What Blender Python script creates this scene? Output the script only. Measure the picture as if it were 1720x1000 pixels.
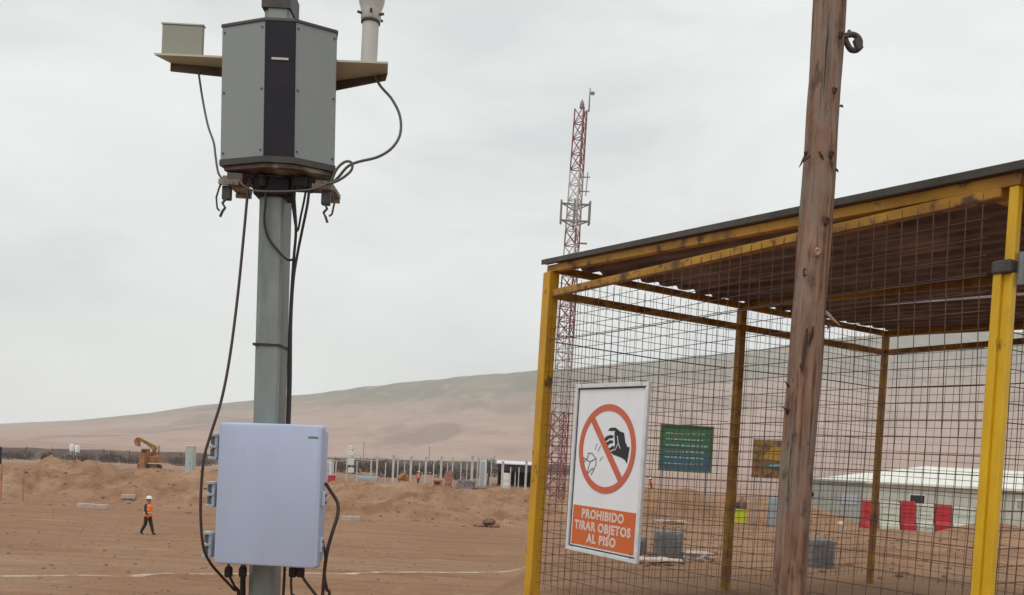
import bpy, bmesh, math, random
import numpy as np
from mathutils import Vector, Matrix, Euler

for o in list(bpy.data.objects):
    bpy.data.objects.remove(o, do_unlink=True)
scene = bpy.context.scene
C = scene.collection
R = math.radians
random.seed(7)

# ------------------------------------------------------------------ camera
EYE = 1.55
FPX, PX0, PY0 = 1500.0, 860.0, 825.0            # focal length and principal point of the 1720 x 1000 photograph
PITCH, ROLL = R(-2.0), R(3.0)
cam_d = bpy.data.cameras.new('camera')
cam = bpy.data.objects.new('camera', cam_d); C.objects.link(cam)
CAM_M = Matrix.Rotation(math.pi / 2 + PITCH, 4, 'X') @ Matrix.Rotation(ROLL, 4, 'Z')
cam.matrix_world = Matrix.Translation((0, 0, EYE)) @ CAM_M
cam_d.sensor_width = 36.0
cam_d.lens = 36.0 * FPX / 1720.0
cam_d.shift_y = (PY0 - 500.0) / 1720.0
cam_d.clip_start = 0.05
cam_d.clip_end = 20000.0
scene.camera = cam

# ------------------------------------------------------------------ sky: even, high overcast over a faint clear sky
world = bpy.data.worlds.new('World'); scene.world = world
world.use_nodes = True
nt = world.node_tree; nt.nodes.clear()
SUN_EL, SUN_AZ = R(58), R(215)                    # from behind the camera, to the left
wo = nt.nodes.new('ShaderNodeOutputWorld')
bg_sky = nt.nodes.new('ShaderNodeBackground'); bg_cl = nt.nodes.new('ShaderNodeBackground')
sky = nt.nodes.new('ShaderNodeTexSky'); sky.sky_type = 'NISHITA'; sky.sun_disc = False
sky.sun_elevation = SUN_EL; sky.sun_rotation = SUN_AZ
bg_sky.inputs[1].default_value = 0.08
nt.links.new(sky.outputs[0], bg_sky.inputs[0])
tc = nt.nodes.new('ShaderNodeTexCoord')
mp = nt.nodes.new('ShaderNodeMapping'); mp.inputs['Scale'].default_value = (2.2, 2.2, 6.5)
nt.links.new(tc.outputs['Generated'], mp.inputs[0])
n1 = nt.nodes.new('ShaderNodeTexNoise'); n1.inputs['Scale'].default_value = 1.25
n1.inputs['Detail'].default_value = 6; n1.inputs['Roughness'].default_value = 0.52; n1.inputs['Distortion'].default_value = 0.35
nt.links.new(mp.outputs[0], n1.inputs['Vector'])
cr = nt.nodes.new('ShaderNodeValToRGB')
cr.color_ramp.elements[0].position = 0.33; cr.color_ramp.elements[0].color = (0.755, 0.785, 0.785, 1)
cr.color_ramp.elements[1].position = 0.66; cr.color_ramp.elements[1].color = (0.965, 1.0, 0.98, 1)
e = cr.color_ramp.elements.new(0.47); e.color = (0.88, 0.915, 0.90, 1)
nt.links.new(n1.outputs[0], cr.inputs[0]); nt.links.new(cr.outputs[0], bg_cl.inputs[0])
bg_cl.inputs[1].default_value = 1.0
mx = nt.nodes.new('ShaderNodeMixShader'); mx.inputs[0].default_value = 0.94
nt.links.new(bg_sky.outputs[0], mx.inputs[1]); nt.links.new(bg_cl.outputs[0], mx.inputs[2])
nt.links.new(mx.outputs[0], wo.inputs[0])

# ------------------------------------------------------------------ sun through the cloud
sd = bpy.data.lights.new('sun', 'SUN'); sd.energy = 1.1; sd.angle = R(25); sd.color = (1.0, 0.97, 0.92)
sun = bpy.data.objects.new('sun', sd); C.objects.link(sun)
sdir = Vector((math.cos(SUN_EL) * math.sin(SUN_AZ), math.cos(SUN_EL) * math.cos(SUN_AZ), math.sin(SUN_EL)))
sun.rotation_euler = sdir.to_track_quat('Z', 'Y').to_euler()
sun.location = sdir * 60

scene.view_settings.view_transform = 'Standard'
scene.view_settings.look = 'None'
scene.view_settings.exposure = 0.0
scene.view_settings.gamma = 1.0
scene.view_settings.use_curve_mapping = False
scene.cycles.max_bounces = 8
scene.cycles.volume_bounces = 1
scene.cycles.use_denoising = True

# ------------------------------------------------------------------ helpers
def at(px, py, Y):
    """world point seen at a photograph pixel, at the distance Y in front of the camera"""
    v = CAM_M.to_3x3() @ Vector(((px - PX0) / FPX, -(py - PY0) / FPX, -1.0))
    v = v * (Y / v.y)
    return Vector((v.x, v.y, v.z + EYE))

def smooth(a, b, t):
    t = np.clip((t - a) / (b - a), 0, 1)
    return t * t * (3 - 2 * t)

def _hash(ix, iy, s):
    h = np.sin(ix * 127.1 + iy * 311.7 + s * 74.7) * 43758.5453
    return h - np.floor(h)

def vnoise(x, y, s=0):
    ix, iy = np.floor(x), np.floor(y)
    fx, fy = x - ix, y - iy
    fx = fx * fx * fx * (fx * (fx * 6 - 15) + 10); fy = fy * fy * fy * (fy * (fy * 6 - 15) + 10)
    a = _hash(ix, iy, s); b = _hash(ix + 1, iy, s); c = _hash(ix, iy + 1, s); d = _hash(ix + 1, iy + 1, s)
    return (a + (b - a) * fx) * (1 - fy) + (c + (d - c) * fx) * fy

def fbm(x, y, s=0, n=4):
    v = 0; amp = 0.5
    for k in range(n):
        v = v + amp * (vnoise(x, y, s + k * 3.1) - 0.5) * 2
        x = x * 2.03 + 17.3; y = y * 2.03 + 9.1; amp *= 0.5
    return v

class MB:
    """collects shapes in world (or thing) coordinates and links them as one mesh object"""
    def __init__(s): s.v = []; s.f = []; s.m = []; s.mi = 0
    def add(s, vs, fs):
        b = len(s.v); s.v += [tuple(p) for p in vs]
        for f in fs: s.f.append(tuple(i + b for i in f)); s.m.append(s.mi)
        return s
    def hexa(s, p):   # 8 corners: bottom ring 0-3, top ring 4-7
        return s.add(p, [(3, 2, 1, 0), (4, 5, 6, 7), (0, 1, 5, 4), (1, 2, 6, 5), (2, 3, 7, 6), (3, 0, 4, 7)])
    def box(s, c, d, M=None, bev=0.0):
        x, y, z = d[0] / 2, d[1] / 2, d[2] / 2
        c = Vector(c)
        if bev <= 0:
            p = [Vector(q) for q in ((-x, -y, -z), (x, -y, -z), (x, y, -z), (-x, y, -z), (-x, -y, z), (x, -y, z), (x, y, z), (-x, y, z))]
            if M: p = [M @ q for q in p]
            return s.hexa([q + c for q in p])
        bm = bmesh.new(); bmesh.ops.create_cube(bm, size=1)
        bmesh.ops.scale(bm, vec=d, verts=bm.verts)
        bmesh.ops.bevel(bm, geom=list(bm.edges), offset=bev, segments=2, affect='EDGES', profile=0.5)
        bm.verts.ensure_lookup_table(); bm.verts.index_update()
        vs = [(M @ v.co if M else v.co) + c for v in bm.verts]
        fs = [[v.index for v in f.verts] for f in bm.faces]
        bm.free()
        return s.add(vs, fs)
    def bar(s, a, b, w, h=None, up=(0, 0, 1), bev=0.0):   # rectangular bar from a to b
        a, b = Vector(a), Vector(b); d = b - a; L = d.length; z = d.normalized()
        u = Vector(up)
        if abs(u.dot(z)) > 0.98: u = Vector((0, 1, 0))
        x = u.cross(z).normalized(); y = z.cross(x)
        M = Matrix((x, y, z)).transposed()
        return s.box((a + b) / 2, (w, h or w, L), M, bev)
    def tube(s, pts, r, n=8, cap=True):
        pts = [Vector(p) for p in pts]; rs = r if isinstance(r, (list, tuple)) else [r] * len(pts)
        rings = []; ref = None
        for i, p in enumerate(pts):
            t = (pts[min(i + 1, len(pts) - 1)] - pts[max(i - 1, 0)]).normalized()
            if ref is None:
                ref = Vector((0, 0, 1)) if abs(t.z) < 0.9 else Vector((1, 0, 0))
            x = (ref - t * ref.dot(t)).normalized(); ref = x; y = t.cross(x)
            rings.append([p + (x * math.cos(2 * math.pi * k / n) + y * math.sin(2 * math.pi * k / n)) * rs[i] for k in range(n)])
        return s.loft(rings, cap)
    def loft(s, rings, cap=True):
        n = len(rings[0]); vs = [q for r in rings for q in r]; fs = []
        for i in range(len(rings) - 1):
            for k in range(n):
                a = i * n + k; b = i * n + (k + 1) % n
                fs.append((a, b, b + n, a + n))
        if cap:
            fs.append(tuple(reversed(range(n)))); fs.append(tuple(range((len(rings) - 1) * n, len(rings) * n)))
        return s.add(vs, fs)
    def lathe(s, prof, n=20, c=(0, 0, 0), sx=1, sy=1):
        c = Vector(c)
        return s.loft([[c + Vector((r * sx * math.cos(2 * math.pi * k / n), r * sy * math.sin(2 * math.pi * k / n), z)) for k in range(n)] for r, z in prof])
    def prism(s, poly, y0, y1):      # polygon in x,z pushed from y0 to y1
        n = len(poly)
        vs = [(x, y0, z) for x, z in poly] + [(x, y1, z) for x, z in poly]
        return s.add(vs, [tuple(range(n)), tuple(reversed(range(n, 2 * n)))] + [(k, k + n, (k + 1) % n + n, (k + 1) % n) for k in range(n)])
    def build(s, name, mat, parent=None, smooth_deg=None):
        me = bpy.data.meshes.new(name)
        org = Vector(ORG.get(parent.name, (0, 0, 0))) if parent else Vector((0, 0, 0))
        me.from_pydata([Vector(p) - org for p in s.v], [], s.f)
        mats = mat if isinstance(mat, (list, tuple)) else [mat]
        for m in mats: me.materials.append(m)
        if len(mats) > 1: me.polygons.foreach_set('material_index', s.m)
        bm = bmesh.new(); bm.from_mesh(me); bmesh.ops.recalc_face_normals(bm, faces=bm.faces); bm.to_mesh(me); bm.free()
        if smooth_deg:
            me.polygons.foreach_set('use_smooth', [True] * len(me.polygons))
            me.set_sharp_from_angle(angle=R(smooth_deg))
        me.update()
        o = bpy.data.objects.new(name, me); C.objects.link(o)
        if parent:
            o.parent = parent; ORG[o.name] = tuple(org)
        else: ORG[o.name] = (0, 0, 0)
        return o
ORG = {}

def tag(o, label, cat, group=None):
    o['label'] = label; o['category'] = cat
    if group: o['group'] = group
    return o
def thing(name, label, cat, loc=(0, 0, 0), rz=0.0, group=None, local=False):
    """Empty at the thing's base; parts are given in world coordinates unless local"""
    o = bpy.data.objects.new(name, None); C.objects.link(o)
    o.empty_display_size = 0.2
    o.location = loc; o.rotation_euler = (0, 0, rz)
    ORG[o.name] = (0, 0, 0) if local else tuple(loc)
    return tag(o, label, cat, group)
def copy_tree(o, parent=None):
    c = o.copy(); C.objects.link(c); c.parent = parent
    for ch in [x for x in o.children]: copy_tree(ch, c)
    return c
def struct(o): o['kind'] = 'structure'; return o
def stuff(o): o['kind'] = 'stuff'; return o

# ------------------------------------------------------------------ materials
def mat(name, col, rough=0.6, metal=0.0, col2=None, scale=8.0, lo=0.4, hi=0.65, stretch=(1, 1, 1), bump=0.0, bscale=None, col3=None, scale3=1.0, lo3=0.5, hi3=0.6, spec=0.5, detail=6, bdist=0.02):
    m = bpy.data.materials.new(name); m.use_nodes = True
    t = m.node_tree; b = t.nodes['Principled BSDF']
    b.inputs['Roughness'].default_value = rough; b.inputs['Metallic'].default_value = metal
    b.inputs['Specular IOR Level'].default_value = spec
    b.inputs['Base Color'].default_value = (*col, 1)
    if col2 is None and not bump: return m
    tcn = t.nodes.new('ShaderNodeTexCoord'); mpn = t.nodes.new('ShaderNodeMapping'); mpn.inputs['Scale'].default_value = stretch
    t.links.new(tcn.outputs['Object'], mpn.inputs[0])
    def noise(sc, det=detail):
        n = t.nodes.new('ShaderNodeTexNoise'); n.inputs['Scale'].default_value = sc; n.inputs['Detail'].default_value = det
        n.inputs['Roughness'].default_value = 0.6
        t.links.new(mpn.outputs[0], n.inputs['Vector']); return n
    if col2 is not None:
        n = noise(scale); r = t.nodes.new('ShaderNodeMapRange'); r.inputs[1].default_value = lo; r.inputs[2].default_value = hi
        t.links.new(n.outputs[0], r.inputs[0])
        mxn = t.nodes.new('ShaderNodeMix'); mxn.data_type = 'RGBA'
        mxn.inputs[6].default_value = (*col, 1); mxn.inputs[7].default_value = (*col2, 1)
        t.links.new(r.outputs[0], mxn.inputs[0]); out = mxn.outputs[2]
        if col3 is not None:
            n3 = noise(scale3); r3 = t.nodes.new('ShaderNodeMapRange'); r3.inputs[1].default_value = lo3; r3.inputs[2].default_value = hi3
            t.links.new(n3.outputs[0], r3.inputs[0])
            m3 = t.nodes.new('ShaderNodeMix'); m3.data_type = 'RGBA'; m3.inputs[7].default_value = (*col3, 1)
            t.links.new(out, m3.inputs[6]); t.links.new(r3.outputs[0], m3.inputs[0]); out = m3.outputs[2]
        t.links.new(out, b.inputs['Base Color'])
    if bump:
        nb = noise(bscale or scale * 2, 8); bn = t.nodes.new('ShaderNodeBump'); bn.inputs['Strength'].default_value = bump; bn.inputs['Distance'].default_value = bdist
        t.links.new(nb.outputs[0], bn.inputs['Height']); t.links.new(bn.outputs[0], b.inputs['Normal'])
    return m

M = {}
M['galv'] = mat('galvanised steel', (0.20, 0.235, 0.23), 0.5, 0.35, (0.27, 0.30, 0.29), 9, stretch=(1, 1, .3), bump=.05, col3=(0.15, 0.17, 0.165), scale3=3)
M['galv_dark'] = mat('dull steel', (0.05, 0.048, 0.048), 0.55, 0.2, (0.085, 0.075, 0.065), 20)
M['mon_grey'] = mat('monitor grey panel', (0.255, 0.285, 0.292), 0.45, 0, (0.235, 0.265, 0.27), 3, stretch=(1, 1, .4), col3=(0.28, 0.305, .31), scale3=40, lo3=.6, hi3=.75)
M['mon_black'] = mat('monitor black strip', (0.016, 0.015, 0.023), 0.5, 0, (0.022, 0.020, 0.028), 12, spec=.2)
M['rim'] = mat('dark rim', (0.04, 0.04, 0.036), 0.5, 0, (0.06, 0.055, 0.05), 14)
M['khaki'] = mat('khaki painted steel', (0.54, 0.57, 0.47), 0.6, 0, (0.47, 0.49, 0.40), 7, bump=.03, col3=(0.27, 0.23, 0.16), scale3=9, lo3=.6, hi3=.75)
M['khaki_box'] = mat('grey beige plastic', (0.32, 0.325, 0.275), 0.6, 0, (0.28, 0.285, 0.24), 5)
M['under'] = mat('rusty underside', (0.14, 0.10, 0.085), 0.7, .1, (0.055, 0.042, 0.04), 22, col3=(0.32, 0.29, 0.24), scale3=11, lo3=.52, hi3=.62, bump=.2)
M['cream'] = mat('cream bracket', (0.36, 0.335, 0.27), 0.6, 0, (0.10, 0.065, 0.05), 16, lo=.40, hi=.60)
M['lip'] = mat('tray lip with painted shade', (0.12, 0.095, 0.07), 0.6, 0, (0.07, 0.045, 0.035), 12)  # shade on the lip's near face is put into this darker colour
M['white_mast'] = mat('off white plastic', (0.56, 0.565, 0.54), 0.45, 0, (0.50, 0.50, 0.47), 12)
M['white'] = mat('white paint', (0.74, 0.75, 0.74), 0.5, 0, (0.62, 0.62, 0.60), 6)
M['cable'] = mat('black cable', (0.022, 0.02, 0.022), 0.5)
M['cable_grey'] = mat('grey cable', (0.10, 0.105, 0.10), 0.55)
M['cable_brown'] = mat('dark brown cable', (0.05, 0.028, 0.026), 0.55)
M['encl'] = mat('blue grey polycarbonate', (0.465, 0.545, 0.74), 0.45, 0, (0.44, 0.505, 0.67), 7, lo=.40, hi=.75, stretch=(1, 1, .35), col3=(0.47, 0.47, 0.50), scale3=26, lo3=.60, hi3=.85, bump=.03, bscale=90)
M['hinge'] = mat('pale grey hinge plastic', (0.42, 0.46, 0.52), 0.4)
M['hinge_shade'] = mat('shaded hinge plastic', (0.09, 0.11, 0.14), 0.5)  # darker copy of the hinge plastic, shade of the recesses painted in
M['green_print'] = mat('green print', (0.12, 0.22, 0.08), 0.5)
M['wood'] = None
M['yellow'] = mat('yellow steel paint', (0.60, 0.33, 0.010), 0.5, 0, (0.45, 0.22, 0.010), 5, lo=.45, hi=.7, stretch=(1, 1, .5), col3=(0.13, 0.055, 0.02), scale3=11, lo3=.60, hi3=.68, bump=.08, bscale=30)
M['yellow_new'] = mat('bright yellow door paint', (0.74, 0.47, 0.012), 0.45, 0, (0.62, 0.36, 0.012), 6, stretch=(1, 1, .4), col3=(0.22, 0.10, 0.02), scale3=13, lo3=.63, hi3=.69, bump=.06, bscale=30)
M['ochre'] = mat('worn ochre paint', (0.47, 0.25, 0.014), 0.55, 0, (0.30, 0.14, 0.016), 5, lo=.4, hi=.62, col3=(0.09, 0.038, 0.018), scale3=9, lo3=.54, hi3=.64, bump=.08, bscale=30)
M['rust_steel'] = mat('rusty yellow steel', (0.38, 0.205, 0.018), 0.65, 0, (0.15, 0.062, 0.022), 6, col3=(0.46, 0.26, 0.02), scale3=8, lo3=.55, hi3=.66, bump=.1, bscale=30)
M['roof'] = mat('weathered corrugated iron', (0.19, 0.14, 0.145), 0.65, .15, (0.10, 0.072, 0.074), 3, col3=(0.27, 0.22, 0.22), scale3=1.6, lo3=.52, hi3=.7, bump=.08)
M['flash'] = mat('dull tin edge', (0.085, 0.078, 0.07), 0.55, .3, (0.05, 0.042, 0.036), 4)
M['wire'] = mat('rusted wire', (0.095, 0.060, 0.050), 0.7, .1, (0.15, 0.085, 0.055), 6)
M['sign_white'] = mat('white sign sheet', (0.84, 0.87, 0.93), 0.4, 0, (0.79, 0.83, 0.89), 4)
M['sign_frame'] = mat('pale painted frame', (0.72, 0.76, 0.79), 0.4, 0, (0.60, 0.64, 0.66), 9)
M['sign_black'] = mat('black print', (0.018, 0.022, 0.026), 0.5)
M['sign_red'] = mat('faded red print', (0.60, 0.125, 0.065), 0.45, 0, (0.56, 0.15, 0.085), 9)
M['sign_orange'] = mat('orange print', (0.66, 0.135, 0.030), 0.45, 0, (0.60, 0.15, 0.045), 9)
M['sign_letter'] = mat('off white print', (0.72, 0.62, 0.55), 0.5)
M['tower_red'] = mat('red tower paint paled as haze', (0.28, 0.085, 0.10), 0.55, 0, (0.24, 0.08, 0.10), .3)  # red paled and greyed in the colour to stand in for haze
M['tower_white'] = mat('white tower paint', (0.50, 0.46, 0.46), 0.5)
M['antenna'] = mat('grey antenna', (0.22, 0.21, 0.21), 0.5)
M['orange'] = mat('hi-vis orange', (0.95, 0.21, 0.03), 0.7, 0, (0.88, 0.17, 0.025), 12)
M['silver_tape'] = mat('reflective tape', (0.66, 0.66, 0.60), 0.3)
M['navy'] = mat('dark work cloth', (0.022, 0.020, 0.026), 0.85, 0, (0.035, 0.03, 0.035), 14)
M['skin'] = mat('skin', (0.36, 0.19, 0.12), 0.55)
M['hair'] = mat('dark hair', (0.015, 0.011, 0.009), 0.6)
M['helmet'] = mat('white helmet', (0.80, 0.80, 0.77), 0.35)
M['machine_yellow'] = mat('machine orange yellow', (0.40, 0.17, 0.045), 0.6, 0, (0.24, 0.095, 0.04), 1.2)
M['track'] = mat('dusty track', (0.16, 0.09, 0.055), 0.9, 0, (0.09, 0.05, 0.035), 2)
M['black'] = mat('black rubber', (0.022, 0.021, 0.02), 0.75)
M['glass'] = mat('dark glass', (0.03, 0.035, 0.04), 0.1)
M['post_grey'] = mat('pale galvanised post', (0.56, 0.57, 0.55), 0.5, 0, (0.40, 0.41, 0.40), .6)
M['fence'] = mat('windbreak cloth', (0.215, 0.175, 0.16), 0.9, 0, (0.16, 0.13, 0.125), .35, stretch=(1, 1, 3), col3=(.27, .22, .195), scale3=.09)
M['shrub'] = mat('dry dark shrub', (0.085, 0.062, 0.055), 0.85, 0, (0.14, 0.105, 0.08), 2)
M['leaf'] = mat('green leaf', (0.06, 0.11, 0.045), 0.7, 0, (0.10, 0.15, 0.06), 2)
M['bark'] = mat('bark', (0.09, 0.06, 0.04), 0.85)
M['concrete'] = mat('grey concrete', (0.19, 0.195, 0.21), 0.8, 0, (0.14, 0.14, 0.15), 7, bump=.2, col3=(0.26, 0.26, 0.27), scale3=3)
M['lime'] = mat('white lime', (0.56, 0.46, 0.39), 0.9, 0, (0.30, 0.20, 0.14), 1.2, lo=.45, hi=.6, bump=.2)
M['conc_pale'] = mat('pale concrete', (0.52, 0.44, 0.39), 0.85, 0, (0.40, 0.32, 0.27), 5, bump=.15)
M['barrier_red'] = mat('red plastic', (0.52, 0.018, 0.035), 0.45, 0, (0.44, 0.02, 0.035), 5)
M['barrier_white'] = mat('white plastic', (0.58, 0.60, 0.51), 0.5, 0, (0.50, 0.54, 0.46), 3)
M['tent_roof'] = mat('white tent roof', (0.80, 0.79, 0.72), 0.6, 0, (0.70, 0.69, 0.62), 1)
M['tent_wall'] = mat('pale green grey wall', (0.56, 0.57, 0.50), 0.7, 0, (0.49, 0.50, 0.44), 1.5)
M['cabin_grey'] = mat('pale grey cabin', (0.36, 0.385, 0.35), 0.6, 0, (0.32, 0.34, 0.31), 1)
M['pale_blue'] = mat('pale blue plastic', (0.36, 0.42, 0.46), 0.5)
M['lime_yellow'] = mat('lime yellow plastic', (0.62, 0.66, 0.03), 0.5, 0, (0.52, 0.56, 0.03), 6)
M['sack'] = mat('brown sack', (0.16, 0.09, 0.085), 0.9, 0, (0.24, 0.14, 0.12), 5)
M['board_brown'] = mat('brown printed panel', (0.17, 0.085, 0.035), 0.6, 0, (0.28, 0.16, 0.03), 3, col3=(0.09, 0.06, 0.04), scale3=5)
M['board_ochre'] = mat('ochre print', (0.36, 0.22, 0.03), 0.6)
M['board_teal'] = mat('teal print', (0.06, 0.12, 0.12), 0.6)
M['print_pale'] = mat('pale green print', (0.26, 0.42, 0.33), 0.6)
M['cone'] = mat('faded orange plastic', (0.50, 0.20, 0.14), 0.7, 0, (0.42, 0.2, 0.14), 4)
M['pink'] = mat('pink tarpaulin', (0.40, 0.17, 0.13), 0.8, 0, (0.28, 0.13, 0.10), 3)
M['rock'] = mat('dusty stone', (0.24, 0.135, 0.08), 0.95, 0, (0.34, 0.22, 0.15), 3)
M['turq'] = mat('pale green cabin', (0.40, 0.50, 0.43), 0.5)

# green board with its painted blend to blue (the print itself)
def board_print():
    m = bpy.data.materials.new('green to blue print'); m.use_nodes = True; t = m.node_tree
    b = t.nodes['Principled BSDF']; b.inputs['Roughness'].default_value = 0.6
    tcn = t.nodes.new('ShaderNodeTexCoord'); sp = t.nodes.new('ShaderNodeSeparateXYZ'); r = t.nodes.new('ShaderNodeValToRGB')
    t.links.new(tcn.outputs['Generated'], sp.inputs[0]); t.links.new(sp.outputs[2], r.inputs[0]); t.links.new(r.outputs[0], b.inputs['Base Color'])
    r.color_ramp.elements[0].position = .15; r.color_ramp.elements[0].color = (0.03, 0.10, 0.16, 1)
    r.color_ramp.elements[1].position = .75; r.color_ramp.elements[1].color = (0.035, 0.14, 0.06, 1)
    return m
M['board_print'] = board_print()

def wood_mat():
    m = bpy.data.materials.new('weathered pole wood'); m.use_nodes = True; t = m.node_tree
    b = t.nodes['Principled BSDF']; b.inputs['Roughness'].default_value = 0.85; b.inputs['Specular IOR Level'].default_value = .25
    tcn = t.nodes.new('ShaderNodeTexCoord')
    def nz(sc, st, det=6):
        mpn = t.nodes.new('ShaderNodeMapping'); mpn.inputs['Scale'].default_value = st
        t.links.new(tcn.outputs['Object'], mpn.inputs[0])
        n = t.nodes.new('ShaderNodeTexNoise'); n.inputs['Scale'].default_value = sc; n.inputs['Detail'].default_value = det; n.inputs['Roughness'].default_value = .65
        t.links.new(mpn.outputs[0], n.inputs['Vector']); return n
    grain = nz(42, (1, 1, .045), 8); patch = nz(7, (1, 1, .30)); big = nz(2.4, (1.6, 1.6, .6), 4); crack = nz(60, (1, 1, .022), 5); flake = nz(13, (1, 1, .45), 8)
    r = t.nodes.new('ShaderNodeValToRGB')
    r.color_ramp.elements[0].position = .36; r.color_ramp.elements[0].color = (0.0765, 0.045, 0.0333, 1)
    r.color_ramp.elements[1].position = .62; r.color_ramp.elements[1].color = (0.36, 0.2205, 0.153, 1)
    e = r.color_ramp.elements.new(.48); e.color = (0.234, 0.135, 0.0945, 1)
    t.links.new(grain.outputs[0], r.inputs[0])
    def over(src, n, lo, hi, k, col):
        mr = t.nodes.new('ShaderNodeMapRange'); mr.inputs[1].default_value = lo; mr.inputs[2].default_value = hi; mr.inputs[4].default_value = k
        t.links.new(n.outputs[0], mr.inputs[0])
        x = t.nodes.new('ShaderNodeMix'); x.data_type = 'RGBA'; x.inputs[7].default_value = (*col, 1)
        t.links.new(mr.outputs[0], x.inputs[0]); t.links.new(src, x.inputs[6]); return x.outputs[2]
    c = over(r.outputs[0], patch, .45, .58, .80, (0.26, 0.215, 0.185))
    c = over(c, big, .50, .66, .65, (0.30, 0.150, 0.085))
    c = over(c, flake, .57, .66, .70, (0.070, 0.045, 0.036))
    c = over(c, crack, .60, .66, .85, (0.030, 0.018, 0.014))
    t.links.new(c, b.inputs['Base Color'])
    ad = t.nodes.new('ShaderNodeMath'); ad.operation = 'SUBTRACT'
    t.links.new(grain.outputs[0], ad.inputs[0]); t.links.new(flake.outputs[0], ad.inputs[1])
    bn = t.nodes.new('ShaderNodeBump'); bn.inputs['Strength'].default_value = .9; bn.inputs['Distance'].default_value = .012
    t.links.new(ad.outputs[0], bn.inputs['Height']); t.links.new(bn.outputs[0], b.inputs['Normal'])
    return m
M['wood'] = wood_mat()
M['wood_dark'] = mat('dark knot wood', (0.045, 0.024, 0.018), 0.9, 0, (0.09, 0.05, 0.035), 30)
M['wood_pale'] = mat('pale split wood', (0.40, 0.30, 0.22), 0.9, 0, (0.28, 0.19, 0.14), 30)

def ground_mat():
    m = bpy.data.materials.new('desert dirt'); m.use_nodes = True; t = m.node_tree
    b = t.nodes['Principled BSDF']; b.inputs['Roughness'].default_value = 0.95; b.inputs['Specular IOR Level'].default_value = .1
    tcn = t.nodes.new('ShaderNodeTexCoord')
    def nz(sc, st=(1, 1, 1), det=6):
        mpn = t.nodes.new('ShaderNodeMapping'); mpn.inputs['Scale'].default_value = st
        t.links.new(tcn.outputs['Object'], mpn.inputs[0])
        n = t.nodes.new('ShaderNodeTexNoise'); n.inputs['Scale'].default_value = sc; n.inputs['Detail'].default_value = det; n.inputs['Roughness'].default_value = .62
        t.links.new(mpn.outputs[0], n.inputs['Vector']); return n
    def mix(a, col, n, lo, hi, k=1.0):
        r = t.nodes.new('ShaderNodeMapRange'); r.inputs[1].default_value = lo; r.inputs[2].default_value = hi; r.inputs[4].default_value = k
        t.links.new(n.outputs['Fac'], r.inputs[0])
        x = t.nodes.new('ShaderNodeMix'); x.data_type = 'RGBA'; x.inputs[7].default_value = (*col, 1)
        t.links.new(r.outputs[0], x.inputs[0])
        if isinstance(a, tuple): x.inputs[6].default_value = (*a, 1)
        else: t.links.new(a, x.inputs[6])
        return x.outputs[2]
    c = mix((0.2917, 0.1654, 0.1001), (0.3366, 0.2067, 0.1321), nz(.11), .42, .66)
    c = mix(c, (0.2289, 0.1223, 0.0705), nz(.35, (.25, 1.6, 1)), .5, .72, .8)       # long streaks left by wheels
    c = mix(c, (0.377, 0.2531, 0.1682), nz(1.6), .56, .74, .6)
    c = mix(c, (0.1795, 0.0945, 0.0561), nz(5.5), .58, .75, .55)
    c = mix(c, (0.2077, 0.1164, 0.068), nz(1.1, (.05, 1.5, 1), 4), .56, .68, .55)
    c = mix(c, (0.387, 0.2674, 0.1759), nz(1.7, (.06, 1.3, 1), 4), .58, .68, .55)
    ar = t.nodes.new('ShaderNodeAttribute'); ar.attribute_name = 'rut'; c = mix(c, (0.2149, 0.1286, 0.0801), ar, .15, 1.0, .55)
    at_ = t.nodes.new('ShaderNodeAttribute'); at_.attribute_name = 'spoil'
    spl = mix((0.3328, 0.1961, 0.1197), (0.2441, 0.1325, 0.076), nz(.55), .45, .62); spl = mix(spl, (0.4162, 0.2703, 0.1794), nz(.28, (1, 1.6, 1)), .5, .68, .9); spl = mix(spl, (0.178, 0.087, 0.0515), nz(2.6), .56, .70, .6)
    x = t.nodes.new('ShaderNodeMix'); x.data_type = 'RGBA'; t.links.new(at_.outputs['Fac'], x.inputs[0]); t.links.new(c, x.inputs[6]); t.links.new(spl, x.inputs[7]); c = x.outputs[2]
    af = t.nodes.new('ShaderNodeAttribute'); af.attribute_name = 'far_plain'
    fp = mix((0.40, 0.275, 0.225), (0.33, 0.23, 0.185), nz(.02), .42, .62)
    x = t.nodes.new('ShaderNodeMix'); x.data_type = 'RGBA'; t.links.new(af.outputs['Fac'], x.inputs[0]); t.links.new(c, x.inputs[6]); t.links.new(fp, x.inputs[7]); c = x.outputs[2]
    t.links.new(c, b.inputs['Base Color'])
    bn = t.nodes.new('ShaderNodeBump'); bn.inputs['Strength'].default_value = .9; bn.inputs['Distance'].default_value = .10
    n4 = nz(4.0, (1, 1, 1), 9); t.links.new(n4.outputs[0], bn.inputs['Height']); t.links.new(bn.outputs[0], b.inputs['Normal'])
    return m
M['ground'] = ground_mat()

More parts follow.
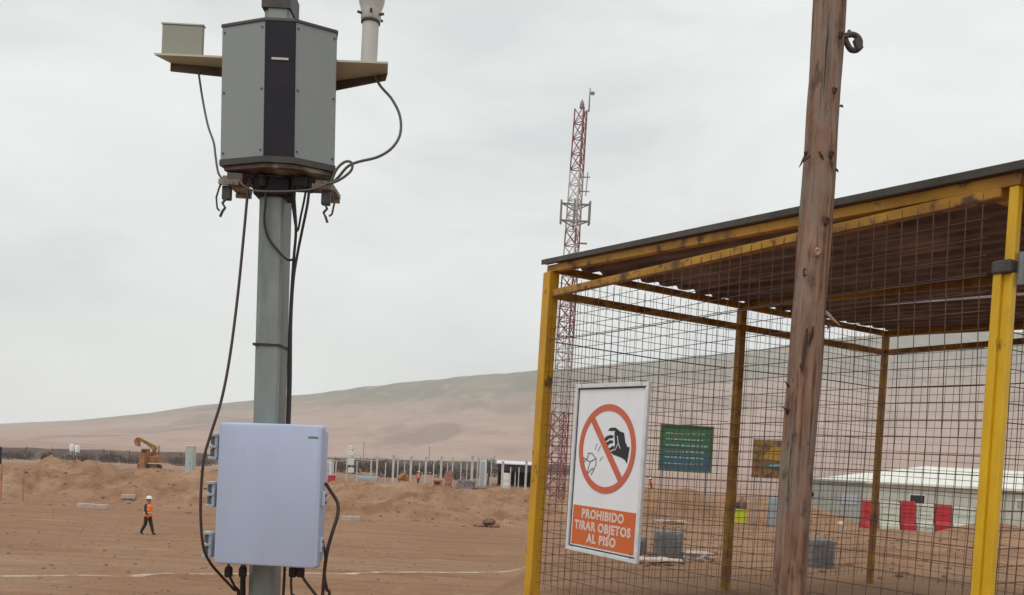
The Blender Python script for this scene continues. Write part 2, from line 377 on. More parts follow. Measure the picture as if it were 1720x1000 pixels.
def hill_mat():
    m = bpy.data.materials.new('desert hillside'); m.use_nodes = True; t = m.node_tree
    b = t.nodes['Principled BSDF']; b.inputs['Roughness'].default_value = 1.0; b.inputs['Specular IOR Level'].default_value = .05
    at_ = t.nodes.new('ShaderNodeAttribute'); at_.attribute_name = 'height_share'
    tcn = t.nodes.new('ShaderNodeTexCoord')
    def nz(sc, st=(1, 1, 1)):
        mpn = t.nodes.new('ShaderNodeMapping'); mpn.inputs['Scale'].default_value = st
        t.links.new(tcn.outputs['Object'], mpn.inputs[0])
        n = t.nodes.new('ShaderNodeTexNoise'); n.inputs['Scale'].default_value = sc; n.inputs['Detail'].default_value = 7
        t.links.new(mpn.outputs[0], n.inputs['Vector']); return n
    n = nz(.004); ad = t.nodes.new('ShaderNodeMath'); ad.operation = 'MULTIPLY_ADD'; ad.inputs[1].default_value = .7
    t.links.new(n.outputs[0], ad.inputs[0]); t.links.new(at_.outputs['Fac'], ad.inputs[2])
    r = t.nodes.new('ShaderNodeValToRGB')
    r.color_ramp.elements[0].position = .55; r.color_ramp.elements[0].color = (0.42, 0.30, 0.255, 1)
    r.color_ramp.elements[1].position = 1.15 if False else 1.0; r.color_ramp.elements[1].color = (0.20, 0.20, 0.155, 1)
    e = r.color_ramp.elements.new(.78); e.color = (0.35, 0.27, 0.225, 1)
    t.links.new(ad.outputs[0], r.inputs[0])
    n2 = nz(.012, (1, .5, 1.5)); r2 = t.nodes.new('ShaderNodeMapRange'); r2.inputs[1].default_value = .5; r2.inputs[2].default_value = .72; r2.inputs[4].default_value = .5
    t.links.new(n2.outputs[0], r2.inputs[0])
    x = t.nodes.new('ShaderNodeMix'); x.data_type = 'RGBA'; x.inputs[7].default_value = (0.24, 0.175, 0.15, 1)
    t.links.new(r2.outputs[0], x.inputs[0]); t.links.new(r.outputs[0], x.inputs[6])
    c = x.outputs[2]
    for sc_, st_, lo_, hi_, k_, col_ in ((.03, (1, .35, .6), .52, .66, .45, (0.46, 0.345, 0.29)), (.0065, (1.6, .4, 2.5), .54, .62, .5, (0.20, 0.165, 0.14)), (.05, (.5, 1, 1), .56, .70, .35, (0.27, 0.20, 0.165))):
        n3 = nz(sc_, st_); r3 = t.nodes.new('ShaderNodeMapRange'); r3.inputs[1].default_value = lo_; r3.inputs[2].default_value = hi_; r3.inputs[4].default_value = k_
        t.links.new(n3.outputs[0], r3.inputs[0]); y_ = t.nodes.new('ShaderNodeMix'); y_.data_type = 'RGBA'; y_.inputs[7].default_value = (*col_, 1)
        t.links.new(r3.outputs[0], y_.inputs[0]); t.links.new(c, y_.inputs[6]); c = y_.outputs[2]
    t.links.new(c, b.inputs['Base Color'])
    bn = t.nodes.new('ShaderNodeBump'); bn.inputs['Strength'].default_value = 1.0; bn.inputs['Distance'].default_value = 14.0
    t.links.new(nz(.018, (1, .35, 1)).outputs[0], bn.inputs['Height']); t.links.new(bn.outputs[0], b.inputs['Normal'])
    return m
M['hill'] = hill_mat()

# ------------------------------------------------------------------ terrain: a raised pad on the right, a road and plain lower down on the left
PLAIN = -2.87
def heap(x, y, cx, cy, rx, ry, h):
    d = ((x - cx) / rx) ** 2 + ((y - cy) / ry) ** 2
    return h * np.clip(1 - d, 0, 1) ** 1.3
def ground_z(x, y):
    x = np.asarray(x, float); y = np.asarray(y, float)
    rr = np.hypot(x, y)
    far = smooth(90, 160, y)
    plain = PLAIN + far * np.clip(0.021 * (x + 80), -0.4, 2.6)
    zl = smooth(1, 25, y) * plain
    zr = 0.55 - 0.57 * smooth(9, 28, y) - 0.9 * smooth(30, 48, y) - 1.2 * smooth(50, 120, y)
    zr = zr * smooth(2.6, 4.4, y + .35 * x)
    xb = -0.55 + 0.12 * np.maximum(y - 9, 0); w = 0.65 + 0.06 * np.clip(y, 0, 80)
    s = smooth(-1, 1, (x - xb) / w)
    z = zl * (1 - s) + zr * s
    # spoil heaps along the far side of the road
    hb = 2.10 - 0.45 * smooth(-17, -11, x) - .25 * smooth(-3, 2, x)
    hb = hb * (0.80 + 0.62 * fbm(x / 5.0, y / 8, 5, 3)) * (1 - .55 * smooth(-41.5, -39, x) * (1 - smooth(-37.5, -35, x)))
    y0 = 58.5 + 1.6 * fbm(x / 9, x * 0 + 3.3, 8, 3)
    prof = smooth(y0, y0 + 6.5, y) * (1 - smooth(y0 + 12, y0 + 19, y))
    edge = 1 - smooth(7, 12, x)
    z = z + hb * prof * edge
    rough = smooth(y0 - 1, y0 + 2, y) * (1 - smooth(84, 100, y))
    z = z + rough * (0.30 * fbm(x / 2.6, y / 2.6, 11, 4) + 0.30 * np.abs(fbm(x / 1.3, y / 1.6, 71, 3)) + 0.12 * fbm(x / .6, y / .6, 14, 3) + .26 * smooth(-.05, .05, fbm(x / 4.5, y / 2.6, 91, 3)) + .17 * smooth(-.04, .04, fbm(x / 2.6, y / 1.7, 97, 3)))
    # low lip of loose dirt and ruts beside the road
    z = z + 0.32 * np.exp(-((y - y0 + .4) / .9) ** 2) * np.clip(fbm(x / 2.2, y / 2.2, 19, 3) + .15, 0, 1) * edge
    z = z + (1 - s) * 0.05 * fbm(x / 5, y / 1.3, 23, 4) * smooth(8, 20, y)
    # heaps on the pad, beyond the cage
    z = z + heap(x, y, 5.35, 31, 1.7, 1.6, 0.85) + heap(x, y, 6.6, 31.5, 1.0, 1.2, .5)
    z = z + heap(x, y, 7.4, 22.2, 1.3, .7, .32) + heap(x, y, 14.6, 27.0, 1.9, 1.0, .42) + heap(x, y, 9.8, 31, 2.4, 1.6, .5)
    z = z + heap(x, y, 11.5, 18, 3.0, 2.2, .45) + heap(x, y, 8.4, 13.5, 1.4, 1.0, .16)
    z = z + s * smooth(7.5, 12, y) * (.07 * fbm(x / 1.7, y / 1.7, 31, 4) + .03 * fbm(x / .4, y / .4, 37, 2)) * (1 - smooth(60, 120, y))
    rd, rs_ = ruts(x, y); z = z - .075 * rd + .04 * rs_
    z = z + smooth(140, 500, rr) * 1.2 * fbm(x / 90, y / 90, 41, 3)
    return z
def ruts(x, y):
    """pressed wheel tracks on the road: depth share and shoulder share"""
    d = np.zeros_like(x); sh = np.zeros_like(x)
    for y0, a, b, c, ph in ((29.5, .16, .5, 9, 0), (31.4, .16, .5, 9, .1), (37.0, .05, .9, 14, 1), (38.9, .05, .9, 14, 1.1), (44.0, -.04, .7, 11, 2), (45.9, -.04, .7, 11, 2.1), (50.5, .10, 1.0, 17, .5), (52.4, .10, 1.0, 17, .6), (34.5, .38, .6, 12, 3), (36.3, .38, .6, 12, 3.1)):
        e = np.abs(y - (y0 + a * (x + 12) + b * np.sin(x / c + ph)))
        k = .55 + .45 * np.sin(x * .6 + y0) * np.sin(x * .17 + ph)
        d = d + k * np.exp(-(e / .17) ** 2); sh = sh + k * np.exp(-((e - .36) / .13) ** 2)
    f = smooth(24, 27, y) * (1 - smooth(54.5, 57, y)) * (1 - smooth(-1, 1.5, x))
    return d * f, sh * f
def gz(x, y): return float(ground_z(np.array([x]), np.array([y]))[0])

def terrain():
    radii = np.concatenate([np.linspace(.4, 8, 16), np.linspace(8.5, 24, 34), np.linspace(24.2, 58, 290), np.linspace(58.2, 100, 170), np.geomspace(101, 3500, 66)])
    ang = np.concatenate([np.linspace(-38, 38, 620), np.linspace(38, 322, 96)[1:-1]]) * math.pi / 180
    nr, na = len(radii), len(ang)
    rr, aa = np.meshgrid(radii, ang, indexing='ij')
    x = rr * np.sin(aa); y = rr * np.cos(aa)
    z = ground_z(x, y)
    v = np.stack([x.ravel(), y.ravel(), z.ravel()], 1)
    v = np.concatenate([v, [[0, 0, gz(0, 0)]]])
    i, k = np.meshgrid(np.arange(nr - 1), np.arange(na), indexing='ij'); k2 = (k + 1) % na
    q = np.stack([i * na + k, (i + 1) * na + k, (i + 1) * na + k2, i * na + k2], -1).reshape(-1, 4)
    c = len(v) - 1; kk = np.arange(na)
    tr = np.stack([np.full(na, c), kk, (kk + 1) % na], 1)
    me = bpy.data.meshes.new('ground')
    me.vertices.add(len(v)); me.vertices.foreach_set('co', v.ravel())
    loops = np.concatenate([q.ravel(), tr.ravel()])
    me.loops.add(len(loops)); me.loops.foreach_set('vertex_index', loops.astype(np.int32))
    st = np.concatenate([np.arange(len(q)) * 4, len(q) * 4 + np.arange(len(tr)) * 3])
    me.polygons.add(len(st)); me.polygons.foreach_set('loop_start', st.astype(np.int32))
    me.update(calc_edges=True); me.validate()
    vx, vy = v[:, 0], v[:, 1]
    sp = smooth(57.5, 60.5, vy + 1.2 * fbm(vx / 4, vy / 4, 83, 3)) * (1 - smooth(95, 130, vy)) * (1 - smooth(8, 14, vx))
    xb_ = -0.55 + 0.12 * np.maximum(vy - 9, 0); sp = np.maximum(sp, .85 * smooth(-.2, 1, (vx - xb_) / (.65 + .06 * np.clip(vy, 0, 80))) * smooth(8, 11, vy) * (1 - smooth(60, 90, vy)))
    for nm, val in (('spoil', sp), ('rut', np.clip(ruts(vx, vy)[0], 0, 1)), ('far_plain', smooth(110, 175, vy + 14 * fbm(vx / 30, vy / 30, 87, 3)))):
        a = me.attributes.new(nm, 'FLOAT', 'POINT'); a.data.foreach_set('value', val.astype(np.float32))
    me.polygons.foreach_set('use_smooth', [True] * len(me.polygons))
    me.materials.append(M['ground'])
    o = bpy.data.objects.new('ground', me); C.objects.link(o)
    bm = bmesh.new(); bm.from_mesh(me); bmesh.ops.recalc_face_normals(bm, faces=bm.faces)
    bm.faces.ensure_lookup_table()
    if bm.faces[10].normal.z < 0: bmesh.ops.reverse_faces(bm, faces=bm.faces)
    bm.to_mesh(me); bm.free()
    return struct(o)
terrain()

def hills():
    sil = [(-400, 716), (-150, 714), (0, 712), (130, 706), (250, 694), (330, 681), (430, 672), (520, 664), (640, 651), (750, 640), (890, 626),
           (1000, 615), (1120, 604), (1240, 592), (1350, 578), (1500, 567), (1600, 562), (1720, 560), (2000, 562), (2500, 580), (3200, 610)]
    us, es = [], []
    for px, py in sil:
        p = at(px, py, 1.0); us.append(p.x); es.append(p.z - EYE)
    us = np.array(us); es = np.array(es)
    u = np.concatenate([np.linspace(-1.4, -.62, 30), np.linspace(-.61, .64, 420), np.linspace(.65, 2.2, 50)])
    t = np.linspace(0, 1.35, 90)
    uu, tt = np.meshgrid(u, t, indexing='ij')
    D0, D1 = 650.0, 2300.0
    yy = D0 + (D1 - D0) * tt
    xx = uu * yy
    e = np.interp(uu, us, es)
    e = np.where(uu < us[0], es[0] * np.clip(1 - (us[0] - uu) * .5, .3, 1), e)
    ridge = e * D1
    prof = np.where(tt < 1, .16 * tt + .84 * smooth(0, 1.12, tt) / smooth(0, 1.12, np.array(1.0)), 1 - .9 * (tt - 1))
    h = ridge * prof
    g = fbm(xx / 260, yy / 420, 51, 5); g2 = fbm(xx / 70, yy / 160, 57, 4)
    h = h + ridge * (g * .085 + g2 * .03) * np.clip(tt * 1.6, 0, 1) * np.clip((1.02 - tt) * 6, .12, 1)
    z = h + EYE - 14.0 * (1 - np.clip(tt * 9, 0, 1))
    v = np.stack([xx.ravel(), yy.ravel(), z.ravel()], 1)
    nu, ntt = len(u), len(t)
    i, k = np.meshgrid(np.arange(nu - 1), np.arange(ntt - 1), indexing='ij')
    q = np.stack([i * ntt + k, (i + 1) * ntt + k, (i + 1) * ntt + k + 1, i * ntt + k + 1], -1).reshape(-1, 4)
    me = bpy.data.meshes.new('hills')
    me.from_pydata(v.tolist(), [], q.tolist())
    a = me.attributes.new('height_share', 'FLOAT', 'POINT')
    a.data.foreach_set('value', np.clip(h / np.maximum(ridge, 1), 0, 1.1).ravel().astype(np.float32) * np.repeat(np.clip(.55 + .45 * (np.interp(u, us, es) / .12), .4, 1.0), ntt).astype(np.float32))
    me.polygons.foreach_set('use_smooth', [True] * len(me.polygons))
    me.materials.append(M['hill'])
    o = bpy.data.objects.new('hills', me); C.objects.link(o)
    return struct(o)
hills()

# ------------------------------------------------------------------ wire cage store with tin roof
CA = Vector((0.205, 6.45, 0.55)); CROT = R(-57.6); LX, LY = 3.22, 3.86
ZR = 2.75 - 0.55                       # rail height over the base
def roof_z(x): return 2.405 - 0.044 * x
cage = thing('wire_mesh_cage', 'open yellow steel cage of rusty wire mesh under a corrugated roof, behind the wooden pole', 'cage', CA, CROT, local=True)
def cpart(name, m, mb): return mb.build(name, m, cage)
def post(x, y, w, ztop, m='yellow', name='post'):
    return cpart(name, M[m], MB().box((x, y, ztop / 2 - .1), (w, w, ztop + .2), bev=.006))
cpart('post', M['yellow'], MB().bar((-.034, -.010, -.2), (-.004, -.002, roof_z(0) - .052), .086, .086, up=(0, 1, 0), bev=.006))
post(0, LY / 2, .062, roof_z(0) - .052, 'rust_steel')
post(0, LY, .052, roof_z(0) - .052, 'rust_steel')
LXP = LX + .085
post(LXP, 0, .040, roof_z(LX) - .052, 'yellow_new')
post(LX, LY, .055, roof_z(LX) - .052, 'rust_steel')
jamb = cpart('door_jamb', M['yellow_new'], MB().box((LXP - .036, -.019, .89), (.034, .034, 1.98), bev=.004))
cl = cpart('clamp', M['galv_dark'], MB().box((LXP - .018, -.012, 1.885), (.080, .066, .055), bev=.008))
MB().tube([(LXP + .040, .002, 1.81), (LXP + .040, .002, 1.94)], .014, 14).build('lock_barrel', M['galv'], cl, 40)
# roof beams and rails
def beam(a, b, w, h, m='yellow', name='roof_beam'): return cpart(name, M[m], MB().bar(a, b, w, h, bev=.004))
zb = lambda x: roof_z(x) - .026
beam((-.03, 0, zb(0)), (LXP + .03, 0, zb(LXP)), .05, .05, 'ochre')
beam((-.03, LY, zb(0)), (LX + .03, LY, zb(LX)), .05, .05, 'rust_steel')
beam((-.03, LY / 2, zb(0)), (LX + .03, LY / 2, zb(LX)), .045, .045, 'rust_steel')
beam((0, .03, zb(0) - .001), (0, LY / 2 - .03, zb(0) - .001), .046, .046, 'rust_steel')
beam((0, LY / 2 + .03, zb(0) - .001), (0, LY - .03, zb(0) - .001), .046, .046, 'rust_steel')
beam((LX, .03, zb(LX) - .001), (LX, LY - .03, zb(LX) - .001), .046, .046, 'rust_steel')
for (a, b, m_) in (((.04, 0), (LXP - .05, 0), 'ochre'), ((0, .04), (0, LY / 2 - .033), 'rust_steel'), ((0, LY / 2 + .033), (0, LY - .03), 'rust_steel'),
                   ((.03, LY), (LX - .03, LY), 'rust_steel'), ((LX, .04), (LX, LY - .03), 'yellow')):
    beam((*a, ZR), (*b, ZR), .048, .048, m_, 'top_rail')
    beam((*a, -.035), (*b, -.035), .045, .045, 'rust_steel', 'bottom_rail')
# corrugated sheets, ribs running across the cage
sh0 = -.16
edges_y = [(-.045, .74), (.68, 1.50), (1.44, 2.10), (2.04, 2.60), (2.645, 3.34), (3.28, 3.98)]
for si, (ya, yb) in enumerate(edges_y):
    n = int((yb - ya) / .0095); mb = MB(); vs = []; fs = []
    xs = [-.055, .55, 1.2, 1.85, 2.5, LX + .62]
    off = .004 if si % 2 else 0.0
    for j, xx_ in enumerate(xs):
        for k in range(n + 1):
            yb2 = yb + (.075 * max(0.0, 1 - xx_ / 1.6) if si == 3 else 0.0)      # this sheet has slipped and leaves a slit
            yy_ = ya + (yb2 - ya) * k / n
            ph = (yy_ / .19) % 1.0; wv = .026 * min(1.0, max(0.0, min(ph, .62 - ph) / .11)) if ph < .62 else 0.0
            sag = .007 * math.sin(xx_ * 2.1 + si * 1.7)
            z_ = roof_z(xx_) + .008 + off + wv + sag
            vs.append((xx_, yy_, z_)); 
    nn = n + 1
    for j in range(len(xs) - 1):
        for k in range(n):
            fs.append((j * nn + k, j * nn + k + 1, (j + 1) * nn + k + 1, (j + 1) * nn + k))
    base = len(vs)
    vs += [(a, b, c + .0022) for a, b, c in vs]
    fs2 = [tuple(reversed([i + base for i in f])) for f in fs]
    rim = []
    for k in range(n): rim += [(k, k + base, k + 1 + base, k + 1), ((len(xs) - 1) * nn + k, (len(xs) - 1) * nn + k + 1, (len(xs) - 1) * nn + k + 1 + base, (len(xs) - 1) * nn + k + base)]
    mb.add(vs, fs + fs2 + rim)
    mb.build('roof_sheet', M['roof'], cage, 50)
# folded edge flashing along the front of the roof
cpart('roof_flashing', M['flash'], MB().bar((-.06, -.052, roof_z(-.06) + .020), (LX + .62, -.052, roof_z(LX + .62) + .020), .010, .034))
# wire mesh, one panel for each face
def mesh_panel(p0, dx, z0, z1, name='mesh_panel', pitch=.076, seed=1, r=.0020):
    rnd = random.Random(seed); mb = MB(); p0 = Vector(p0); L = Vector(dx).length; d = Vector(dx) / L
    nrm = Vector((d.y, -d.x, 0))
    bow = [(rnd.uniform(-.012, .012), rnd.uniform(0, 6)) for _ in range(3)]
    def disp(s, z):
        return nrm * (.012 * math.sin(1.7 * s + 1.3 * z + bow[0][1]) + .008 * math.sin(3.1 * z + bow[1][1])) + d * (.010 * math.sin(2.3 * z + .9 * s + bow[2][1])) + Vector((0, 0, .010 * math.sin(1.9 * s + 1.1 * z + bow[1][1])))
    k = 0; s = .05
    while s < L - .03:
        j = rnd.uniform(-.005, .005)
        mb.tube([p0 + d * (s + j) + Vector((0, 0, z)) + disp(s, z) for z in np.linspace(z0, z1, 7)], r * rnd.uniform(.9, 1.25), 4, False)
        s += pitch
    z = z0 + .04
    while z < z1:
        j = rnd.uniform(-.004, .004)
        mb.tube([p0 + d * s_ + Vector((0, 0, z + j)) + disp(s_, z) + nrm * .004 for s_ in np.linspace(0.02, L - .02, 9)], r * rnd.uniform(.9, 1.25), 4, False)
        z += pitch
    # the two sheets of mesh lap here: a doubled, thicker wire
    zz = 2.41 - .55
    mb.tube([p0 + d * s_ + Vector((0, 0, zz)) + disp(s_, zz) + nrm * .006 for s_ in np.linspace(.02, L - .02, 9)], .0031, 5, False)
    o = cpart(name, M['wire'], mb); stuff(o); return o
mesh_panel((.04, -.03, 0), (LXP - .09, 0, 0), .08, roof_z(LX) - .06, seed=1)
mesh_panel((-.02, .04, 0), (0, LY / 2 - .07, 0), .08, roof_z(0) - .06, pitch=.062, seed=2)
mesh_panel((-.02, LY / 2 + .03, 0), (0, LY / 2 - .06, 0), .08, roof_z(0) - .06, pitch=.062, seed=3)
mesh_panel((.03, LY + .02, 0), (LX - .06, 0, 0), .08, roof_z(LX) - .06, seed=4)
mesh_panel((LX + .02, .04, 0), (0, LY - .08, 0), .08, roof_z(LX) - .06, seed=5)

# ------------------------------------------------------------------ prohibition sign wired to the front mesh
def text_mesh(body, size, bold=.0):
    cu = bpy.data.curves.new('lettering', 'FONT'); cu.body = body; cu.size = size; cu.align_x = 'CENTER'; cu.align_y = 'CENTER'
    cu.offset = bold; cu.space_character = 1.12; cu.extrude = .0008; cu.resolution_u = 3
    ob = bpy.data.objects.new('lettering', cu); C.objects.link(ob)
    dg = bpy.context.evaluated_depsgraph_get(); me = bpy.data.meshes.new_from_object(ob.evaluated_get(dg))
    bpy.data.objects.remove(ob); return me
SW, SH = .735, 1.11
cx_, cy_ = math.cos(CROT), math.sin(CROT)
SX0 = .455                                        # distance along the front face to the sign's left edge
sl = CA + Vector((cx_, cy_, 0)) * (SX0 + SW / 2) + Vector((cy_, -cx_, 0)) * .062
zmid = .5 * (at(1020, 646, 5.8).z + at(1010, 932, 5.8).z)
sign = thing('prohibition_sign', 'white framed no littering sign with red ring, wired to the front of the cage', 'sign', (sl.x, sl.y, zmid), CROT + R(1.0), local=True)
sign.rotation_euler = (0, R(1.0), CROT + R(0.6))
MB().box((0, .006, 0), (SW - .02, .006, SH - .02)).build('board', M['sign_white'], sign)
fw = .026
for (c_, d_) in (((0, 0, SH / 2 - fw / 2), (SW, .024, fw)), ((0, 0, -SH / 2 + fw / 2), (SW, .024, fw)), ((-SW / 2 + fw / 2, 0, 0), (fw, .0235, SH - 2 * fw)), ((SW / 2 - fw / 2, 0, 0), (fw, .0235, SH - 2 * fw))):
    MB().box(c_, d_, bev=.003).build('frame_rail', M['sign_frame'], sign)
for sx_, sz_ in ((-.3, .49), (.3, .49), (-.3, -.49), (.3, -.49), (-.02, .52)):
    MB().tube([(sx_, .03, sz_ * SH / 1.0 * .98), (sx_ + .004, -.016, sz_ * SH * .98 + .006), (sx_ + .002, -.014, sz_ * SH * .98 + .03), (sx_, .03, sz_ * SH * .98 + .03)], .0022, 5).build('wire_tie', M['wire'], sign)
b_in = MB(); iw, ih = SW - 2 * fw - .012, SH - 2 * fw - .012
for (c_, d_) in (((0, .0015, ih / 2), (iw + .008, .003, .008)), ((0, .0015, -ih / 2), (iw + .008, .003, .008)), ((-iw / 2, .0015, 0), (.007, .003, ih - .008)), ((iw / 2, .0015, 0), (.007, .003, ih - .008))): b_in.box(c_, d_)
b_in.build('border_line', M['sign_black'], sign)
def flat(poly, y, name, m, th=.0016): return MB().prism(poly, y - th, y).build(name, m, sign)
RO, RI, RCZ, RCX = .287, .245, .135, -.012
ring = MB(); n = 64; vs = []; fs = []
for k in range(n):
    a = 2 * math.pi * k / n
    for r_, y_ in ((RO, .0025), (RI, .0025), (RO, -.0005), (RI, -.0005)): vs.append((RCX + r_ * math.cos(a), y_, RCZ + r_ * math.sin(a)))
for k in range(n):
    a, b = 4 * k, 4 * ((k + 1) % n)
    fs += [(a + 2, b + 2, b + 3, a + 3), (a, a + 2, b + 2, b), (a + 1, b + 1, b + 3, a + 3)]
ring.add(vs, fs).build('prohibition_ring', M['sign_red'], sign)
def rc(x, z): return (RCX + x, RCZ + z)
ang = R(-50)
def bandp(w, L): 
    c, s = math.cos(ang), math.sin(ang)
    return [rc(c * a - s * b, s * a + c * b) for a, b in ((-L, -w), (L, -w), (L, w), (-L, w))]
flat(bandp(.0235, .254), .0018, 'prohibition_bar', M['sign_red'])
# hand dropping the litter: curled fingers, back of the hand and cuff
hand = MB()
def blob(pts, y0=.0007, y1=.0023): hand.prism([rc(*p) for p in pts], y0, y1)
blob([(.005, .118), (.028, .136), (.075, .138), (.112, .122), (.125, .100), (.104, .096), (.075, .116), (.036, .116)])
blob([(-.028, .058), (-.012, .078), (.028, .090), (.062, .088), (.062, .072), (.022, .068), (-.006, .050)])
blob([(-.020, .020), (-.004, .040), (.032, .056), (.060, .056), (.062, .040), (.028, .034), (.000, .010)])
blob([(.008, -.016), (.028, .004), (.062, .022), (.078, .018), (.074, .004), (.036, -.010)])
blob([(.070, .108), (.112, .118), (.165, .106), (.182, .050), (.206, .020), (.228, .018), (.212, -.085), (.190, -.062), (.150, -.048), (.075, -.034), (.046, -.018), (.078, -.004), (.084, .030), (.078, .060)])
hand.build('hand', M['sign_black'], sign)
cr_ = MB()
for a, b in (((.105, .085), (.118, .040)), ((.118, .040), (.098, .002)), ((.118, .040), (.142, .006)), ((.098, .002), (.086, -.006))):
    cr_.bar((*[rc(*a)[0], -.0014], rc(*a)[1]), (*[rc(*b)[0], -.0014], rc(*b)[1]), .005, .0012, up=(0, 1, 0))
cr_.build('finger_crease', M['sign_white'], sign)
pb = MB(); rnd = random.Random(5)
pts = [(-.165 + .07 * math.cos(t) * (1 + .16 * math.sin(3 * t)), -.105 + .072 * math.sin(t) * (1 + .12 * math.cos(4 * t))) for t in np.linspace(0, 2 * math.pi, 11)[:-1]]
segs = [(pts[k], pts[(k + 1) % len(pts)]) for k in range(len(pts)) if k % 4 != 3] + [(pts[1], (-.16, -.09)), ((-.16, -.09), pts[4]), ((-.16, -.09), pts[7]), (pts[7], (-.13, -.13)), ((-.13, -.13), pts[9]), (pts[3], (-.185, -.06)), ((-.185, -.06), pts[5])]
drops = [((-.06, .02), (-.085, -.02)), ((-.10, .03), (-.115, -.01)), ((-.03, -.05), (-.06, -.08))]
for a, b in segs:
    a, b = rc(*a), rc(*b); pb.bar((a[0], .0012, a[1]), (b[0], .0012, b[1]), .0068, .0012, up=(0, 1, 0))
pb.build('crumpled_paper', M['antenna'], sign)
for a, b in drops:
    a, b = rc(*a), rc(*b); MB().bar((a[0], .0012, a[1]), (b[0], .0012, b[1]), .0042, .0012, up=(0, 1, 0)).build('motion_line', M['antenna'], sign)
flat([(-.318, -.248), (.318, -.248), (.318, -.508), (-.318, -.508)], .0018, 'text_panel', M['sign_orange'])
for body, z_, sx_ in (('PROHIBIDO', -.300, .43), ('TIRAR OBJETOS', -.380, .575), ('AL PISO', -.458, .30)):
    me = text_mesh(body, .080, .0032)
    xs_ = [v.co.x for v in me.vertices]; k_ = sx_ / (max(xs_) - min(xs_)); cxx = (max(xs_) + min(xs_)) / 2
    for v in me.vertices: v.co = Vector(((v.co.x - cxx) * k_, -v.co.z, v.co.y))
    me.materials.clear(); me.materials.append(M['sign_letter'])
    o = bpy.data.objects.new('lettering', me); C.objects.link(o); o.parent = sign; o.location = (-.004, -.0012, z_)

# ------------------------------------------------------------------ instrument pole
YP = 2.9
pg = gz(-.776, YP)
pole = thing('steel_pole', 'galvanised square steel pole carrying the air quality monitor and the grey enclosure', 'pole', (-.776, YP, pg))
def pax(z): return -.776 - .0141 * z                 # the pole leans a little to the left
HW = .041
def pring(z, w=HW, y0=YP - .05, y1=YP + .05):
    x = pax(z)
    return [Vector((x - w, y0 + .018, z)), Vector((x - w + .018, y0, z)), Vector((x + w - .008, y0, z)), Vector((x + w, y0 + .008, z)), Vector((x + w, y1, z)), Vector((x - w, y1, z))]
MB().loft([pring(z) for z in (pg - .3, 1.0, 2.0, 3.25)]).build('shaft', M['galv'], pole)
MB().loft([[Vector((pax(z) + a * .0455, YP + b * .0545, z)) for a, b in ((-1, -1), (1, -1), (1, 1), (-1, 1))] for z in (2.925, 2.99)]).build('clamp_band', M['galv_dark'], pole)
zt = at(460, 583, YP).z
MB().loft([[Vector((pax(z) + a * .0445, YP + b * .0535, z)) for a, b in ((-1, -1), (1, -1), (1, 1), (-1, 1))] for z in (zt - .003, zt + .004)]).build('cable_tie', M['cable'], pole)
MB().box((pax(0), YP, pg + .012), (.26, .26, .03), bev=.004).build('base_plate', M['galv'], pole)

# air quality monitor
mon = thing('air_quality_monitor', 'grey faceted air quality monitor with black centre strip at the top of the steel pole', 'monitor', tuple(at(469, 300, 2.86)))
YF, YS, YB = 2.765, 2.825, 3.03
zt_ = at(470, 36, YF).z; zb_ = at(468, 263, YF).z
xs_top = [at(px, 40, Y).x for px, Y in ((374, YS), (446, YF), (496.5, YF), (567, YS))]
xs_bot = [at(px, 266, Y).x for px, Y in ((370.5, YS), (442.5, YF), (493.5, YF), (562.5, YS))]
def mring(z, grow=0.0, top=True):
    t = (z - zb_) / (zt_ - zb_); X = [b + (a - b) * t for a, b in zip(xs_top, xs_bot)]
    g = grow
    return [Vector((X[0] - g, YS - g * .4, z)), Vector((X[1], YF - g, z)), Vector((X[2], YF - g, z)), Vector((X[3] + g, YS - g * .4, z)), Vector((X[3] + g - .058, YB + g, z)), Vector((X[0] - g + .040, YB + g, z))]
def panel(i, j, m, name, proud=0.0, z0=zb_, z1=zt_, sl_=0.0):
    mb = MB(); a0, b0 = mring(z0)[i], mring(z0)[j]; a1, b1 = mring(z1)[i], mring(z1)[j]
    d = (b0 - a0).normalized(); nn_ = Vector((d.y, -d.x, 0))
    if nn_.y > 0: nn_ = -nn_
    f = [p + nn_ * proud for p in (a0, b0, b1, a1)]; k = [p - nn_ * .012 for p in (a0, b0, b1, a1)]
    f[0] += d * sl_; f[3] += d * sl_; f[1] -= d * sl_; f[2] -= d * sl_
    return mb.hexa([f[0], f[1], k[1], k[0], f[3], f[2], k[2], k[3]]).build(name, m, mon)
panel(0, 1, M['mon_grey'], 'front_panel', 0, sl_=.0015)
panel(2, 3, M['mon_grey'], 'front_panel', 0, sl_=.0015)
strip = panel(1, 2, M['mon_black'], 'centre_strip', .003)
bar_z = at(471, 100, YF).z
MB().box((at(471, 100, YF).x, YF - .0042, bar_z), (.052, .002, .0068), bev=.0006).build('maker_plate', M['white_mast'], strip)
mb = MB()
r0, r1 = mring(zb_ + .001), mring(zt_ - .001)
ins = lambda rr: [Vector((p.x, p.y, p.z)) for p in (rr[3], rr[4], rr[5], rr[0])]
a, b = ins(r0), ins(r1)
for k in range(3):
    p, q = a[k], a[k + 1]; P, Q = b[k], b[k + 1]
    mid = Vector((.5 * (r0[0].x + r0[3].x), 2.92, 0)); off = lambda v: Vector((v.x + (mid.x - v.x) * .05, v.y + (mid.y - v.y) * .05, v.z))
    mb.hexa([p, q, off(q), off(p), P, Q, off(Q), off(P)])
mb.build('rear_casing', M['mon_grey'], mon)
MB().loft([mring(zt_ + .0005, .004), mring(zt_ + .009, .003)]).build('top_cap', M['rim'], mon)
MB().loft([mring(zb_ - .019, .0035), mring(zb_ - .0005, .0035)]).build('bottom_rim', M['rim'], mon)
